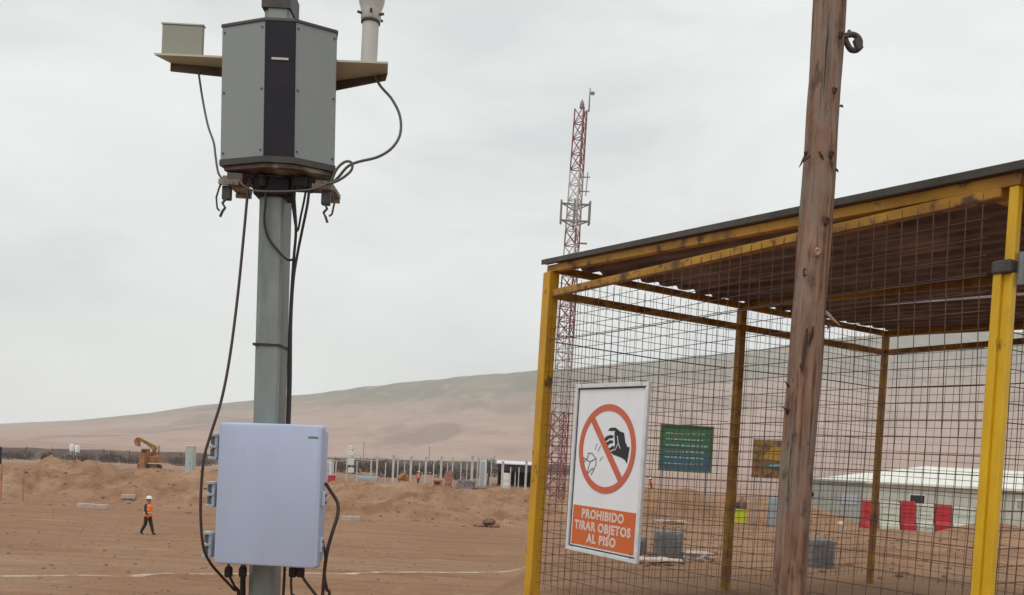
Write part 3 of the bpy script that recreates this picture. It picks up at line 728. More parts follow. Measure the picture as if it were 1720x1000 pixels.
for zz in (zb_ + .018, .5 * (zb_ + zt_), zt_ - .018):
    rr_ = mring(zz)
    for i, j, f_ in ((0, 1, .06), (0, 1, .93), (2, 3, .07), (2, 3, .94)):
        q = rr_[i] + (rr_[j] - rr_[i]) * f_
        MB().tube([q + Vector((0, .002, 0)), q + Vector((0, -.0022, 0))], .0034, 8).build('screw', M['galv_dark'], mon)
# underside: rusty plate, end brackets, glands
zu = zb_ - .019
up_ = [Vector((p.x * .97 + .03 * pax(2), p.y, zu - .013)) for p in mring(zu, -.006)]
MB().loft([up_, [Vector((p.x, p.y, zu - .001)) for p in up_]]).build('underside_plate', M['under'], mon)
for s_ in (-1, 1):
    xe = (xs_bot[0] + .033) if s_ < 0 else (xs_bot[3] - .033)
    br = MB().box((xe, 2.90, zu - .036), (.052, .15, .016), bev=.003).box((xe, 2.812, zu - .053), (.062, .010, .016)).box((xe, 2.965, zu - .052), (.05, .012, .012)).build('end_bracket', M['cream'], mon)
    hx = xe + s_ * .012
    MB().box((hx - s_ * .002, 2.83, zu - .082), (.028, .022, .044), bev=.004).build('hook_block', M['galv_dark'], br)
    hk = [(hx - s_ * .004, 2.82, zu - .10), (hx + .006 * s_, 2.815, zu - .118), (hx - .004 * s_, 2.812, zu - .132), (hx + .004 * s_, 2.81, zu - .146), (hx + .010 * s_, 2.81, zu - .162)]
    MB().tube(hk, .0042, 6).build('hook', M['galv_dark'], br)
    MB().tube([(hx + s_ * .006, 2.815, zu - .050), (hx + s_ * .018, 2.818, zu - .066), (hx + s_ * .027, 2.818, zu - .10), (hx + s_ * .022, 2.815, zu - .134), (hx + s_ * .014, 2.812, zu - .142)], .0032, 6).build('hook', M['galv_dark'], br)
rnd = random.Random(3)
for k, px in enumerate((396, 414, 430, 446, 462, 476, 490, 506, 522)):
    x_ = at(px, 290, 2.86).x; y_ = 2.83 + .05 * rnd.random(); h_ = .022 + .016 * rnd.random()
    MB().lathe([(.010, zu - .022 - h_), (.013, zu - .020 - h_), (.013, zu - .030), (.016, zu - .030), (.016, zu - .022)], 10, (x_, y_, 0)).build('cable_gland', M['black'] if 2 < k < 8 else M['galv_dark'], mon)
MB().box((pax(2.4) + .004, 2.88, zu - .050), (.115, .09, .058), bev=.006).build('mount_block', M['mon_black'], mon)
MB().box((pax(2.3) - .105, 2.84, zu - .038), (.05, .06, .030), bev=.004).build('filter_block', M['under'], mon)
MB().box((pax(2.3) + .10, 2.84, zu - .040), (.045, .06, .034), bev=.004).build('filter_block', M['mon_black'], mon)
# wing trays
def plate(pts, th, lipdir=None):  # pts: quad in plan (world), near edge first
    lo = [Vector(p) for p in pts]; hi = [p + Vector((0, 0, th)) for p in lo]
    return MB().hexa(lo + hi)
yn = 2.83
L0, L1 = at(259, 89, yn), at(374, 94, yn)
R0, R1 = at(565, 101, yn), at(652, 104, yn); R0.x -= .06
zl_ = .5 * (L0.z + L1.z) ; zr_ = .5 * (R0.z + R1.z)
lt = MB().hexa([L0 - Vector((0, 0, .006)), L1 - Vector((0, 0, .006)), Vector((L1.x, 2.905, L1.z - .006)), Vector((L0.x + .03, 2.885, L0.z - .006)), L0, L1, Vector((L1.x, 2.905, L1.z)), Vector((L0.x + .03, 2.885, L0.z))]).build('wing_tray', M['khaki'], mon)
MB().hexa([Vector((L0.x + .03, 2.885, L0.z - .030)), Vector((L1.x, 2.905, L1.z - .034)), Vector((L1.x, 2.911, L1.z - .034)), Vector((L0.x + .03, 2.891, L0.z - .030)), Vector((L0.x + .03, 2.8855, L0.z)), Vector((L1.x, 2.9055, L1.z)), Vector((L1.x, 2.911, L1.z)), Vector((L0.x + .03, 2.891, L0.z))]).build('tray_lip', M['lip'], lt)
rt = MB().hexa([R0 - Vector((0, 0, .006)), R1 - Vector((0, 0, .006)), Vector((R1.x - .012, 2.905, R1.z - .006)), Vector((R0.x, 2.985, R0.z - .006)), R0, R1, Vector((R1.x - .012, 2.905, R1.z)), Vector((R0.x, 2.985, R0.z))]).build('wing_tray', M['khaki'], mon)
MB().hexa([Vector((R1.x - .018, 2.905, R1.z - .026)), Vector((R0.x, 2.985, R0.z - .038)), Vector((R0.x, 2.991, R0.z - .038)), Vector((R1.x - .018, 2.911, R1.z - .026)), Vector((R1.x - .012, 2.9055, R1.z)), Vector((R0.x, 2.9855, R0.z)), Vector((R0.x, 2.991, R0.z)), Vector((R1.x - .012, 2.911, R1.z))]).build('tray_lip', M['lip'], rt)

# sensor box on the left tray, ultrasonic anemometer on the right tray
b0, b1 = at(274, 90, 2.87), at(343, 92, 2.87); zt2 = at(308, 38, 2.845).z
sb = thing('sensor_box', 'small plain beige box standing on the left wing tray of the monitor', 'sensor', (.5 * (b0.x + b1.x), 2.868, L0.z + .001))
w_ = b1.x - b0.x
MB().box((.5 * (b0.x + b1.x) - .002, 2.866, .5 * (zt2 + L0.z)), (w_, .016, zt2 - L0.z - .002), bev=.004).build('casing', M['khaki_box'], sb)
MB().box((.5 * (b0.x + b1.x) - .002, 2.866, zt2 + .001), (w_ + .004, .020, .004)).build('lid', M['khaki'], sb)
ax_, ay_ = at(621, 70, 2.87).x, 2.872
an = thing('anemometer', 'white tube wind sensor standing on the right wing tray of the monitor', 'wind sensor', (ax_, ay_, R0.z + .001))
z38 = at(621, 38, 2.87).z
MB().lathe([(.0258, R0.z + .0005), (.0258, z38)], 24, (ax_, ay_, 0)).build('mast_tube', M['white_mast'], an, 40)
MB().lathe([(.0262, z38 - .004), (.0305, z38 - .002), (.0305, z38 + .004), (.0262, z38 + .005)], 24, (ax_, ay_, 0)).build('seal_ring', M['galv_dark'], an, 40)
MB().lathe([(.0285, z38 + .0045), (.0315, z38 + .010), (.0315, z38 + .030), (.034, z38 + .044), (.040, z38 + .062), (.042, z38 + .085), (.036, z38 + .10), (.036, z38 + .13)], 24, (ax_, ay_, 0)).build('collar', M['white_mast'], an, 40)
for a_ in (-2.6, -1.4, -.35, .8, 2.0):
    MB().tube([(ax_ + .03 * math.cos(a_), ay_ + .03 * math.sin(a_), z38 + .022), (ax_ + .045 * math.cos(a_), ay_ + .045 * math.sin(a_), z38 + .022)], .0042, 8).build('bolt', M['galv_dark'], an)
MB().lathe([(.036, z38 + .13), (.062, z38 + .145), (.062, z38 + .19), (.03, z38 + .20)], 24, (ax_, ay_, 0)).build('sensor_head', M['white_mast'], an, 40)
for k in range(3):
    a_ = 2.1 * k + .4; MB().tube([(ax_ + .05 * math.cos(a_), ay_ + .05 * math.sin(a_), z38 + .185), (ax_ + .06 * math.cos(a_), ay_ + .06 * math.sin(a_), z38 + .28), (ax_ + .03 * math.cos(a_), ay_ + .03 * math.sin(a_), z38 + .32)], .006, 8).build('transducer_arm', M['white_mast'], an, 40)

# grey enclosure
enc = thing('electrical_enclosure', 'pale blue grey plastic enclosure box strapped low on the steel pole', 'enclosure', tuple(at(450, 950, 2.85)))
YE0, YE1, YE2 = 2.715, 2.752, 2.845     # lid front, lid back, body back
def eq(Y, k=0.0):   # corners BL, BR, TR, TL
    c = [at(358, 947, YE0), at(532.5, 956.5, YE0), at(542.5, 714.5, YE0), at(367.5, 709, YE0)]
    m_ = sum(c, Vector()) / 4
    return [Vector((m_.x + (p.x - m_.x) * (1 + k), Y, m_.z + (p.z - m_.z) * (1 + k))) for p in c]
def rquad(q, r, n=4):
    out = []
    for i in range(4):
        p, a, b = q[i], q[i - 1], q[(i + 1) % 4]
        da, db = (a - p).normalized(), (b - p).normalized()
        for k in range(n + 1):
            t = k / n * math.pi / 2
            out.append(p + da * r * (1 - math.sin(t)) + db * r * (1 - math.cos(t)))
    return out
MB().loft([rquad(eq(YE0, -.035), .010), rquad(eq(YE0 + .0015, -.016), .012), rquad(eq(YE0 + .009, -.002), .012), rquad(eq(YE0 + .014, 0), .012), rquad(eq(YE1, 0), .012)]).build('lid', M['encl'], enc, 35)
MB().loft([rquad(eq(YE1 + .0015, -.012), .012), rquad(eq(YE2, -.06), .014)]).build('body', M['encl'], enc, 35)
MB().loft([rquad(eq(YE1 - .002, .006), .013), rquad(eq(YE1 + .006, .006), .013)]).build('rim_flange', M['encl'], enc, 35)
cc = eq(YE0)
ex = (cc[1] - cc[0]).normalized(); ez = (cc[3] - cc[0]).normalized(); EMM = Matrix((ex, Vector((0, 1, 0)), ez)).transposed()
for px, py in ((366, 750), (361, 830), (355.5, 914)):
    h = at(px, py, YE1 - .01)
    hb_ = MB().box(h, (.010, .034, .072), EMM, .002).build('hinge', M['hinge'], enc)
    for dz in (-.036, -.001, .034):
        MB().box(h + ez * dz + ex * -.010, (.026, .042, .0085), EMM, .0012).build('hinge_tab', M['hinge'], hb_)
    for dz in (-.019, .017):
        MB().box(h + ez * dz + ex * -.009, (.018, .030, .022), EMM, .001).build('hinge_gap_shade', M['hinge_shade'], hb_)  # dark blocks stand in for the shaded gaps between the tabs
    MB().bar(h + ez * -.036 + ex * -.012, h + ez * .034 + ex * -.012, .008).build('hinge_pin', M['galv_dark'], hb_)
for px, py in ((542, 838), (537, 915)):
    h = at(px, py, YE1 - .006)
    lb = MB().box(h + ex * .004, (.012, .030, .046), EMM, .003).build('latch', M['encl'], enc)
    for dz in (-.011, .010): MB().box(h + ez * dz + ex * .0085, (.006, .016, .007), EMM).build('latch_slot', M['galv_dark'], lb)
g_ = at(526, 735, YE0 - .001)
MB().box((g_.x, YE0 - .0006, g_.z), (.030, .0010, .0052), EMM).build('maker_mark', M['green_print'], enc)
for px in (384, 408, 492, 505):
    p = at(px, 958, 2.80); MB().lathe([(.010, p.z - .022), (.013, p.z - .016), (.013, p.z + .004), (.009, p.z + .012)], 12, (p.x, 2.80, 0)).build('cable_gland', M['black'], enc)
for dz in (.35, .85):
    p = cc[0] + (cc[3] - cc[0]) * dz
    MB().box((pax(p.z), 2.8475, p.z), (.16, .006, .03)).build('mount_strap', M['galv'], enc)

# cables
def catmull(pts, n=8):
    P = [Vector(p) for p in pts]; P = [P[0] * 2 - P[1]] + P + [P[-1] * 2 - P[-2]]; out = []
    for i in range(1, len(P) - 2):
        for k in range(n):
            t = k / n
            out.append(.5 * ((2 * P[i]) + (P[i + 1] - P[i - 1]) * t + (2 * P[i - 1] - 5 * P[i] + 4 * P[i + 1] - P[i + 2]) * t * t + (3 * P[i] - P[i - 1] - 3 * P[i + 1] + P[i + 2]) * t ** 3))
    return out + [P[-2]]
def cable(pts, r, label, m='cable', tail=None, name='cable'):
    P = [at(a, b, y) for a, b, y in pts] + [Vector(p) for p in (tail or [])]
    o = MB().tube(catmull(P), r, 7).build(name, M[m], None, 60)
    o['label'] = label; o['category'] = 'cable'; return o
cable([(333, 118, 2.89), (340, 165, 2.885), (349, 210, 2.86), (359, 240, 2.84), (362, 262, 2.83), (366, 288, 2.82), (372, 300, 2.82)], .0034, 'thin grey wire hanging from the left wing tray to the hook', 'cable_grey')
cable([(629, 128, 2.91), (640, 146, 2.90), (659, 168, 2.88), (672, 196, 2.87), (672, 226, 2.86), (658, 249, 2.85), (634, 264, 2.84), (602, 272, 2.83), (584, 280, 2.82), (570, 296, 2.81), (559, 307, 2.81)], .0044, 'grey wire looping out from the right wing tray back under the monitor', 'cable_grey')
cable([(556, 306, 2.805), (566, 284, 2.80), (580, 272, 2.80), (591, 274, 2.80), (590, 286, 2.80), (577, 298, 2.80), (562, 306, 2.80), (548, 309, 2.80)], .0042, 'small coil of grey wire tied at the lower right corner of the monitor', 'cable_grey')
cable([(400, 300, 2.80), (408, 311, 2.79), (425, 320, 2.79), (455, 322, 2.785), (500, 321, 2.785), (530, 317, 2.79), (549, 309, 2.80)], .0030, 'thin dark wire slung under the monitor from hook to hook', 'cable_grey')
zg1 = gz(-.95, 2.75)
cable([(418, 300, 2.83), (415, 335, 2.82), (409, 400, 2.80), (399, 500, 2.78), (386, 600, 2.75), (372, 672, 2.72), (354, 730, 2.70), (342, 775, 2.69), (337, 850, 2.69), (341, 915, 2.70), (353, 945, 2.74), (372, 968, 2.80), (392, 990, 2.86), (404, 1010, 2.90)], .0044, 'long black cable bowing out left from the monitor past the enclosure hinges', 'cable_brown', tail=[(-.86, 2.94, .7), (-.86, 2.95, zg1)])
cable([(447, 306, 2.84), (446, 340, 2.83), (444, 372, 2.835), (450, 398, 2.84), (464, 418, 2.84), (482, 436, 2.845), (493, 436, 2.87)], .0038, 'short black cable drooping across the front of the pole below the monitor')
cable([(491, 300, 2.84), (495, 345, 2.85), (497, 390, 2.86), (493, 440, 2.87), (488, 520, 2.875), (485, 600, 2.88), (483, 690, 2.88), (480, 780, 2.88), (478, 960, 2.87)], .0046, 'black cable running straight down the right edge of the pole', tail=[(pax(.8) + .06, 2.88, .8), (pax(0) + .07, 2.88, pg)])
cable([(520, 304, 2.83), (517, 340, 2.83), (508, 385, 2.845), (500, 425, 2.86), (493, 470, 2.865), (489, 540, 2.868), (488, 640, 2.868), (486, 710, 2.865), (484, 760, 2.865)], .0044, 'black cable curving in from under the monitor to the right of the pole')
cable([(487, 302, 2.85), (492, 350, 2.86), (499, 388, 2.855), (506, 360, 2.845), (513, 325, 2.84), (515, 302, 2.84)], .0036, 'black cable forming a narrow loop just under the monitor')
zg2 = gz(-.6, 2.8)
cable([(547, 812, 2.80), (556, 826, 2.79), (567, 845, 2.78), (567, 866, 2.77), (559, 892, 2.76), (551, 920, 2.76), (546, 950, 2.77), (543, 985, 2.78), (541, 1010, 2.79)], .0056, 'dark cable bulging out from the right side of the enclosure', 'cable_brown', tail=[(-.60, 2.80, .7), (-.61, 2.81, zg2)])
cable([(537, 880, 2.82), (541, 908, 2.81), (547, 935, 2.785), (545, 965, 2.79), (549, 990, 2.80), (553, 1012, 2.81)], .0050, 'dark cable dropping along the lower right edge of the enclosure', 'cable_brown', tail=[(-.575, 2.82, .75), (-.56, 2.83, zg2)])
cable([(504, 952, 2.80), (509, 970, 2.80), (520, 986, 2.80), (532, 1002, 2.80), (540, 1018, 2.81)], .0046, 'dark cable sloping right from under the enclosure', 'cable_brown', tail=[(-.60, 2.84, .8), (-.60, 2.85, zg2)])
cable([(492, 952, 2.80), (489, 975, 2.80), (490, 998, 2.80), (494, 1015, 2.80)], .0040, 'dark cable falling straight from under the enclosure right of the pole', 'cable_brown', tail=[(-.70, 2.82, .8), (-.70, 2.83, zg2)])
cable([(384, 948, 2.80), (386, 968, 2.82), (394, 985, 2.86), (400, 1005, 2.90)], .0042, 'short dark cable angling from the enclosure foot to the pole', 'cable_brown', tail=[(-.88, 2.92, .8), (-.89, 2.92, zg1)])
cable([(409, 950, 2.83), (408, 975, 2.86), (408, 1000, 2.88), (407, 1020, 2.89)], .0090, 'thick black cable bundle hugging the left side of the pole', 'cable', tail=[(-.865, 2.90, .8), (-.85, 2.91, zg1)])

# ------------------------------------------------------------------ wooden pole
WY = 4.0
axp = [(1393, 0), (1388, 90), (1378, 250), (1371, 350), (1365, 450), (1356, 550), (1349, 650), (1337, 800), (1325, 1000)]
axw = sorted([(at(x, y, WY).z, at(x, y, WY).x) for x, y in axp])
wg = gz(1.27, WY)
az = np.array([a for a, _ in axw]); axx = np.array([b for _, b in axw])
def wx(z): return float(np.interp(z, az, axx))
wp = thing('wooden_pole', 'rough knotty wooden pole standing in front of the wire cage', 'pole', (wx(1.0), WY, wg))
zs = np.concatenate([[wg - .4], np.linspace(wg, 4.35, 190)]); NA = 36; rings = []
knots = [(at(1352, 520, WY).z, -1.9, .013, .06), (at(1375, 335, WY).z, -1.35, .010, .05), (at(1345, 432, WY).z, -2.0, .012, .05), (at(1352, 462, WY).z, -2.1, .012, .03), (at(1405, 240, WY).z, -.9, .008, .05), (at(1335, 585, WY).z, -2.1, -.012, .10), (at(1380, 165, WY).z, -1.2, .006, .03), (at(1315, 955, WY).z, -1.7, .008, .03), (at(1405, 70, WY).z, -.8, .007, .04)]
for z in zs:
    base_r = .0665 + .0085 * (4.0 - z) / 3.2
    ring_ = []
    for k in range(NA):
        a = 2 * math.pi * k / NA
        nx, ny = math.cos(a), math.sin(a)
        r = base_r * (1 + .060 * float(fbm(np.array(nx * 1.3 + 5), np.array(z * 2.6 + ny * .9), 61, 3)) + .035 * float(fbm(np.array(nx * 7 + ny * 5), np.array(z * 3.2), 67, 3)))
        r += .0035 * max(0, math.sin(a * 3 + z * .7)) ** 4
        for kz, ka, kh, kw in knots:
            da = (a - ka + math.pi) % (2 * math.pi) - math.pi
            r += kh * math.exp(-((z - kz) / kw) ** 2 - (da / .28) ** 2)
        ring_.append(Vector((wx(z) + r * nx, WY + r * ny, z)))
    rings.append(ring_)
MB().loft(rings).build('shaft', M['wood'], wp, 60)
def knot(px, py, r, m='wood_dark', dy=-.062):
    p = at(px, py, WY); a = max(-.95, min(.95, (p.x - wx(p.z)) / .076)); rr_ = .074
    c = Vector((wx(p.z) + rr_ * a, WY - rr_ * math.sqrt(1 - a * a), p.z)); d = Vector((a, -math.sqrt(1 - a * a), 0))
    q = []
    for rad, o_ in ((r * 1.35, -.006), (r * 1.15, .004), (r * .8, .007), (r * .5, .003)):
        x = Vector((-d.y, d.x, 0)); q.append([c + d * o_ + (x * math.cos(t) + Vector((0, 0, 1)) * math.sin(t) * 1.35) * rad * (1 + .15 * math.sin(3 * t + rad * 90)) for t in np.linspace(0, 2 * math.pi, 11)[:-1]])
    MB().loft(q).build('knot', M[m], wp, 50)
for k_ in ((1404, 70, .009), (1393, 163, .009), (1380, 378, .012), (1346, 462, .012), (1319, 690, .009), (1319, 957, .011), (1388, 268, .010), (1362, 830, .006), (1333, 260, .006)): knot(*k_)
knot(1364, 430, .012, 'wood_pale')
# split scar: dark hollow with torn pale fibres, a broken branch stub, slivers of bark
p = at(1358, 575, WY)
for pts_, rs_ in ((((1356, 552), (1353, 575), (1350, 598), (1347, 616)), (.004, .009, .008, .002)), (((1366, 548), (1364, 562), (1359, 580)), (.003, .008, .002)), (((1348, 606), (1346, 616), (1347, 623)), (.004, .009, .003))):
    MB().tube([at(a_, b_, WY - .0755) for a_, b_ in pts_], list(rs_), 6).build('split_scar', M['wood_dark'], wp, 60)
s0 = at(1384, 524, 3.985); s1 = at(1398, 536, 3.96); s2 = at(1411, 547, 3.95)
st = MB().tube([s0, at(1391, 529, 3.97), s1, s2], [.011, .010, .007, .002], 7).build('branch_stub', M['wood_pale'], wp, 50)
MB().tube([at(1386, 540, 3.97), at(1392, 548, 3.96), at(1390, 554, 3.955)], [.007, .006, .002], 6).build('splinter', M['wood_dark'], st)
rnd = random.Random(8)
for (a, b) in (((1352, 262), (1342, 282)), ((1404, 285), (1408, 290)), ((1412, 178), (1416, 181)), ((1375, 255), (1384, 270)), ((1360, 262), (1350, 272)), ((1395, 262), (1398, 288)), ((1325, 650), (1318, 640)), ((1322, 690), (1314, 684))):
    MB().tube([at(*a, WY - .06), (at(*a, WY - .065) + at(*b, WY - .065)) / 2 + Vector((0, -.006, 0)), at(*b, WY - .065)], [.006, .005, .0012], 5).build('bark_sliver', M['wood_dark'], wp)
# iron hook bracket near the top
h0 = at(1414, 62, WY)
hk = thing('iron_bracket', 'small rusty iron bracket sticking out right near the top of the wooden pole', 'bracket', tuple(h0))
MB().bar(at(1408, 60, WY - .01), at(1424, 64, WY - .015), .034, .012).build('lug', M['galv_dark'], hk)
MB().tube(catmull([at(1421, 60, WY - .015) , at(1431, 58, WY - .015), at(1441, 63, WY - .015), at(1445, 73, WY - .015), at(1440, 84, WY - .015), at(1430, 84, WY - .015), at(1424, 76, WY - .015), at(1420, 66, WY - .015)], 4), .0125, 8).build('ring', M['galv_dark'], hk, 60)
MB().tube([at(1426, 52, WY - .01), at(1428, 62, WY - .02)], .008, 7).build('bolt', M['galv_dark'], hk)
MB().bar(at(1438, 66, WY - .02), at(1444, 84, WY - .02), .030, .024).build('shackle', M['galv_dark'], hk)

# ------------------------------------------------------------------ lattice telecom tower
TY = 97.0
tb = at(934, 830, TY); tt_ = at(979, 182, TY)
TX0, TX1 = tb.x, tt_.x - .1; tz0 = gz(tb.x, TY); tz1 = tt_.z
tower = thing('lattice_tower', 'tall red and white lattice radio mast rising behind the left corner of the cage', 'tower', (TX0, TY, tz0))
def tw(z):
    t = (z - tz0) / (tz1 - tz0); return Vector((TX0 + (TX1 - TX0) * t, TY, z)), 1.22 - .45 * t
nb = 26; zz_ = np.linspace(tz0, tz1, nb + 1)
def col_at(z):
    yy = PY0 - 0
    for za, zb2, m_ in bands:
        if za <= z <= zb2: return m_
    return 'tower_white'
zof = lambda py: at(960, py, TY).z
bands = [(-50, zof(697), 'tower_red'), (zof(572), zof(465), 'tower_red'), (zof(420), zof(390), 'tower_red'), (zof(297), 99, 'tower_red')]
sec = []
for i in range(nb):
    za, zc = zz_[i], zz_[i + 1]; (ca, wa), (cb, wb) = tw(za), tw(zc); m_ = col_at(.5 * (za + zc)); mb = MB()
    A_ = [ca + Vector((wa * math.cos(R(a)), wa * math.sin(R(a)), 0)) for a in (-80, 40, 160)]
    B_ = [cb + Vector((wb * math.cos(R(a)), wb * math.sin(R(a)), 0)) for a in (-80, 40, 160)]
    for k in range(3):
        mb.bar(A_[k], B_[k], .15, .15)
        mb.bar(A_[k], A_[(k + 1) % 3], .075)
        mb.bar(A_[k], B_[(k + 1) % 3], .07); mb.bar(A_[(k + 1) % 3], B_[k], .07)
    mb.build('mast_section', M[m_], tower)
c_, w_ = tw(zof(340) * .5 + zof(376) * .5)
ladder = MB(); c0, _ = tw(tz0); c1, _ = tw(tz1)
ladder.bar(c0 + Vector((.25, -.5, 0)), c1 + Vector((.2, -.3, 0)), .20, .10); ladder.build('cable_ladder', M['tower_red'], tower)
for zp in (zof(346), zof(374)):
    mb = MB()
    P3 = [Vector((c_.x + 1.75 * math.cos(R(a)), TY + 1.75 * math.sin(R(a)), zp)) for a in (-150, -30, 90)]
    for k in range(3): mb.bar(P3[k], P3[(k + 1) % 3], .10); mb.bar(P3[k], Vector((c_.x, TY, zp)), .09)
    mb.build('antenna_frame', M['antenna'], tower)
for a, rr_ in ((-150, 1.78), (-30, 1.78), (90, 1.75), (-95, 1.2), (-165, 1.55), (-15, 1.55)):
    x_, y_ = c_.x + rr_ * math.cos(R(a)), TY + rr_ * math.sin(R(a))
    MB().box((x_, y_, .5 * (zof(340) + zof(380))), (.20, .14, 2.5), bev=.03).build('panel_antenna', M['antenna'], tower)
x_ = tw(zof(310))[0].x + 1.0
oa = MB().bar((x_, TY - .3, zof(330)), (x_ + .1, TY - .3, zof(290)), .10).build('side_antenna', M['antenna'], tower)
for py in (298, 322): MB().bar((x_ - .7, TY - .2, zof(py)), (x_ + .35, TY - .3, zof(py)), .10).build('antenna_arm', M['antenna'], oa)
x2 = tw(zof(410))[0].x + 1.3
MB().bar((x2 - .9, TY - .2, zof(409)), (x2 + .2, TY - .2, zof(409)), .16).build('side_antenna', M['antenna'], tower)
p1 = at(989, 188, TY); p2 = at(991.5, 148, TY)
wh = MB().tube([p1, p2], [.09, .05], 6).build('lightning_rod', M['antenna'], tower)
q = at(995.5, 157, TY); MB().box(q, (.42, .3, .3), bev=.06).build('beacon', M['antenna'], wh)
MB().bar(at(991, 158, TY), q, .08).build('beacon_arm', M['antenna'], wh)
t0, w0 = tw(tz1); MB().lathe([(w0 * .35, tz1), (w0 * .3, tz1 + .5), (.05, tz1 + .9)], 8, (t0.x, TY, 0)).build('top_cap', M['antenna'], tower)

# ------------------------------------------------------------------ people
def skin_body(joints, edges, radii, sub=1):
    me = bpy.data.meshes.new('body'); me.from_pydata([Vector(j) for j in joints], edges, [])
    ob = bpy.data.objects.new('body', me); C.objects.link(ob)
    md = ob.modifiers.new('skin', 'SKIN'); ob.modifiers.new('sub', 'SUBSURF').levels = sub
    for i, v in enumerate(me.skin_vertices[0].data):
        r = radii[i]; v.radius = r if isinstance(r, tuple) else (r, r)
    me.skin_vertices[0].data[0].use_root = True
    dg = bpy.context.evaluated_depsgraph_get(); out = bpy.data.meshes.new_from_object(ob.evaluated_get(dg))
    bpy.data.objects.remove(ob); bpy.data.meshes.remove(me); return out
def worker(name, label, loc, rz, h, stride=1.0, vest='orange', bend=0.0, group=None):
    """built facing local -x; arms swing and legs stride in the x direction"""
    J = []; E_ = []; Rd = []
    def jt(p, r, par=None):
        J.append(p); Rd.append(r)
        if par is not None: E_.append((par, len(J) - 1))
        return len(J) - 1
    pel = jt((0, 0, .95), (.12, .15)); wai = jt((-.02, 0, 1.12), (.105, .135), pel); che = jt((-.03 , 0, 1.32), (.115, .16), wai)
    nk0 = jt((-.025, 0, 1.46), (.065, .075), che); nk = jt((-.035, 0, 1.53), .055, nk0)
    hd = jt((-.05, 0, 1.60), (.085, .072), nk); hd2 = jt((-.045, 0, 1.69), (.092, .078), hd); hd3 = jt((-.04, 0, 1.76), (.07, .062), hd2)
    nose = jt((-.152, 0, 1.645), .014, hd)
    for s, kx, ax2, fx in ((-1, -.10, -.26, -.40), (1, .06, .27, .16)):
        hip = jt((0, .10 * s, .90), (.112, .105), pel); kn = jt((kx * stride - .03, .10 * s, .50), .088, hip)
        an_ = jt((ax2 * stride, .10 * s, .115 if s < 0 else .13), .068, kn); he = jt((ax2 * stride - .02, .10 * s, .05), .056, an_)
        jt((fx * stride - .02, .105 * s, .035), (.042, .05), he)
    for s, ex_, hx_ in ((-1, .14, .02), (1, -.06, -.22)):
        sh = jt((-.025, .185 * s, 1.42), .080, che); el = jt((ex_ * stride, .25 * s, 1.17), .066, sh)
        wr = jt((hx_ * stride, .26 * s, .95), .046, el); pa = jt((hx_ * stride - .02, .26 * s, .885), (.036, .022), wr)
        for k in range(4):
            f1 = jt((hx_ * stride - .055 + .024 * k, .262 * s, .845 - (.006, .012, .010, 0)[k]), .0095, pa); jt((hx_ * stride - .062 + .022 * k, .252 * s, .800 - (.0, .012, .010, -.006)[k]), .008, f1)
        t1 = jt((hx_ * stride - .07, .25 * s, .885), .010, wr); jt((hx_ * stride - .085, .245 * s, .845), .009, t1)
    me = skin_body(J, E_, Rd)
    if bend:
        for v in me.vertices:
            if v.co.z > .95: 
                d_ = v.co - Vector((0, 0, .95)); v.co = Vector((0, 0, .95)) + Matrix.Rotation(-bend, 3, 'Y') @ d_
    for m_ in ('navy', 'skin', 'black', 'hair'): me.materials.append(M[m_])
    for p in me.polygons:
        c = p.center; p.use_smooth = True
        if c.z > 1.50: p.material_index = 1
        elif abs(c.y) > .20 and c.z < .965: p.material_index = 1
        elif c.z < .11: p.material_index = 2
    k = h / 1.80
    root = thing(name, label, 'person', loc, rz, group, local=True); root.scale = (k, k, k)
    bo = bpy.data.objects.new('body', me); C.objects.link(bo); bo.parent = root
    Rb = Matrix.Rotation(-bend, 3, 'Y'); pv = Vector((0, 0, .95))
    def T(p): p = Vector(p); return pv + Rb @ (p - pv) if bend else p
    def shell(prof, cx=0, n_=22):
        return [[T((cx_ + a * math.cos(t), b * math.sin(t), z)) for t in np.linspace(0, 2 * math.pi, n_ + 1)[:-1]] for z, a, b, cx_ in prof]
    vs_ = MB().loft(shell([(.88, .205, .215, 0), (1.0, .195, .205, -.01), (1.14, .188, .200, -.022), (1.30, .200, .212, -.03), (1.41, .172, .205, -.03), (1.475, .105, .13, -.03)]), False).build('vest', M[vest], root, 60)
    vs_.data.materials[0] = M[vest]
    for z in (1.04, 1.2):
        MB().loft(shell([(z, .203, .212, -.015), (z + .05, .203, .213, -.018)]), False).build('reflective_band', M['silver_tape'], vs_, 60)
    hm = MB().loft([[T(q) for q in rg] for rg in [[Vector((-.045 + r * 1.12 * math.cos(t), r * .95 * math.sin(t), z)) for t in np.linspace(0, 2 * math.pi, 21)[:-1]] for r, z in ((.112, 1.725), (.124, 1.735), (.122, 1.77), (.105, 1.82), (.07, 1.855), (.02, 1.868))]]).build('helmet', M['helmet'], root, 50)
    MB().loft([[T((-.06 + r * 1.1 * math.cos(t), r * .95 * math.sin(t), z)) for t in np.linspace(0, 2 * math.pi, 21)[:-1]] for r, z in ((.150, 1.722), (.150, 1.728), (.11, 1.74))]).build('brim', M['helmet'], hm)
    MB().loft([[T((-.02 + r * math.cos(t), r * .9 * math.sin(t), z)) for t in np.linspace(math.pi * -.55, math.pi * .55, 12)] for r, z in ((.088, 1.60), (.102, 1.66), (.104, 1.73))], False).build('hair', M['hair'], root)
    for s in (-1, 1):
        MB().lathe([(.004, -.010), (.011, 0), (.004, .010)], 8, T((-.132, .032 * s, 1.68))).build('eye', M['hair'], root)
        MB().lathe([(.006, -.03), (.018, 0), (.008, .03)], 8, T((-.045, .098 * s, 1.66)), .9, .45).build('ear', M['skin'], root)
    MB().box(T((-.138, 0, 1.595)), (.014, .05, .010)).build('mouth', M['sack'], root)
    return root
wxp = at(247, 898, 42.0)
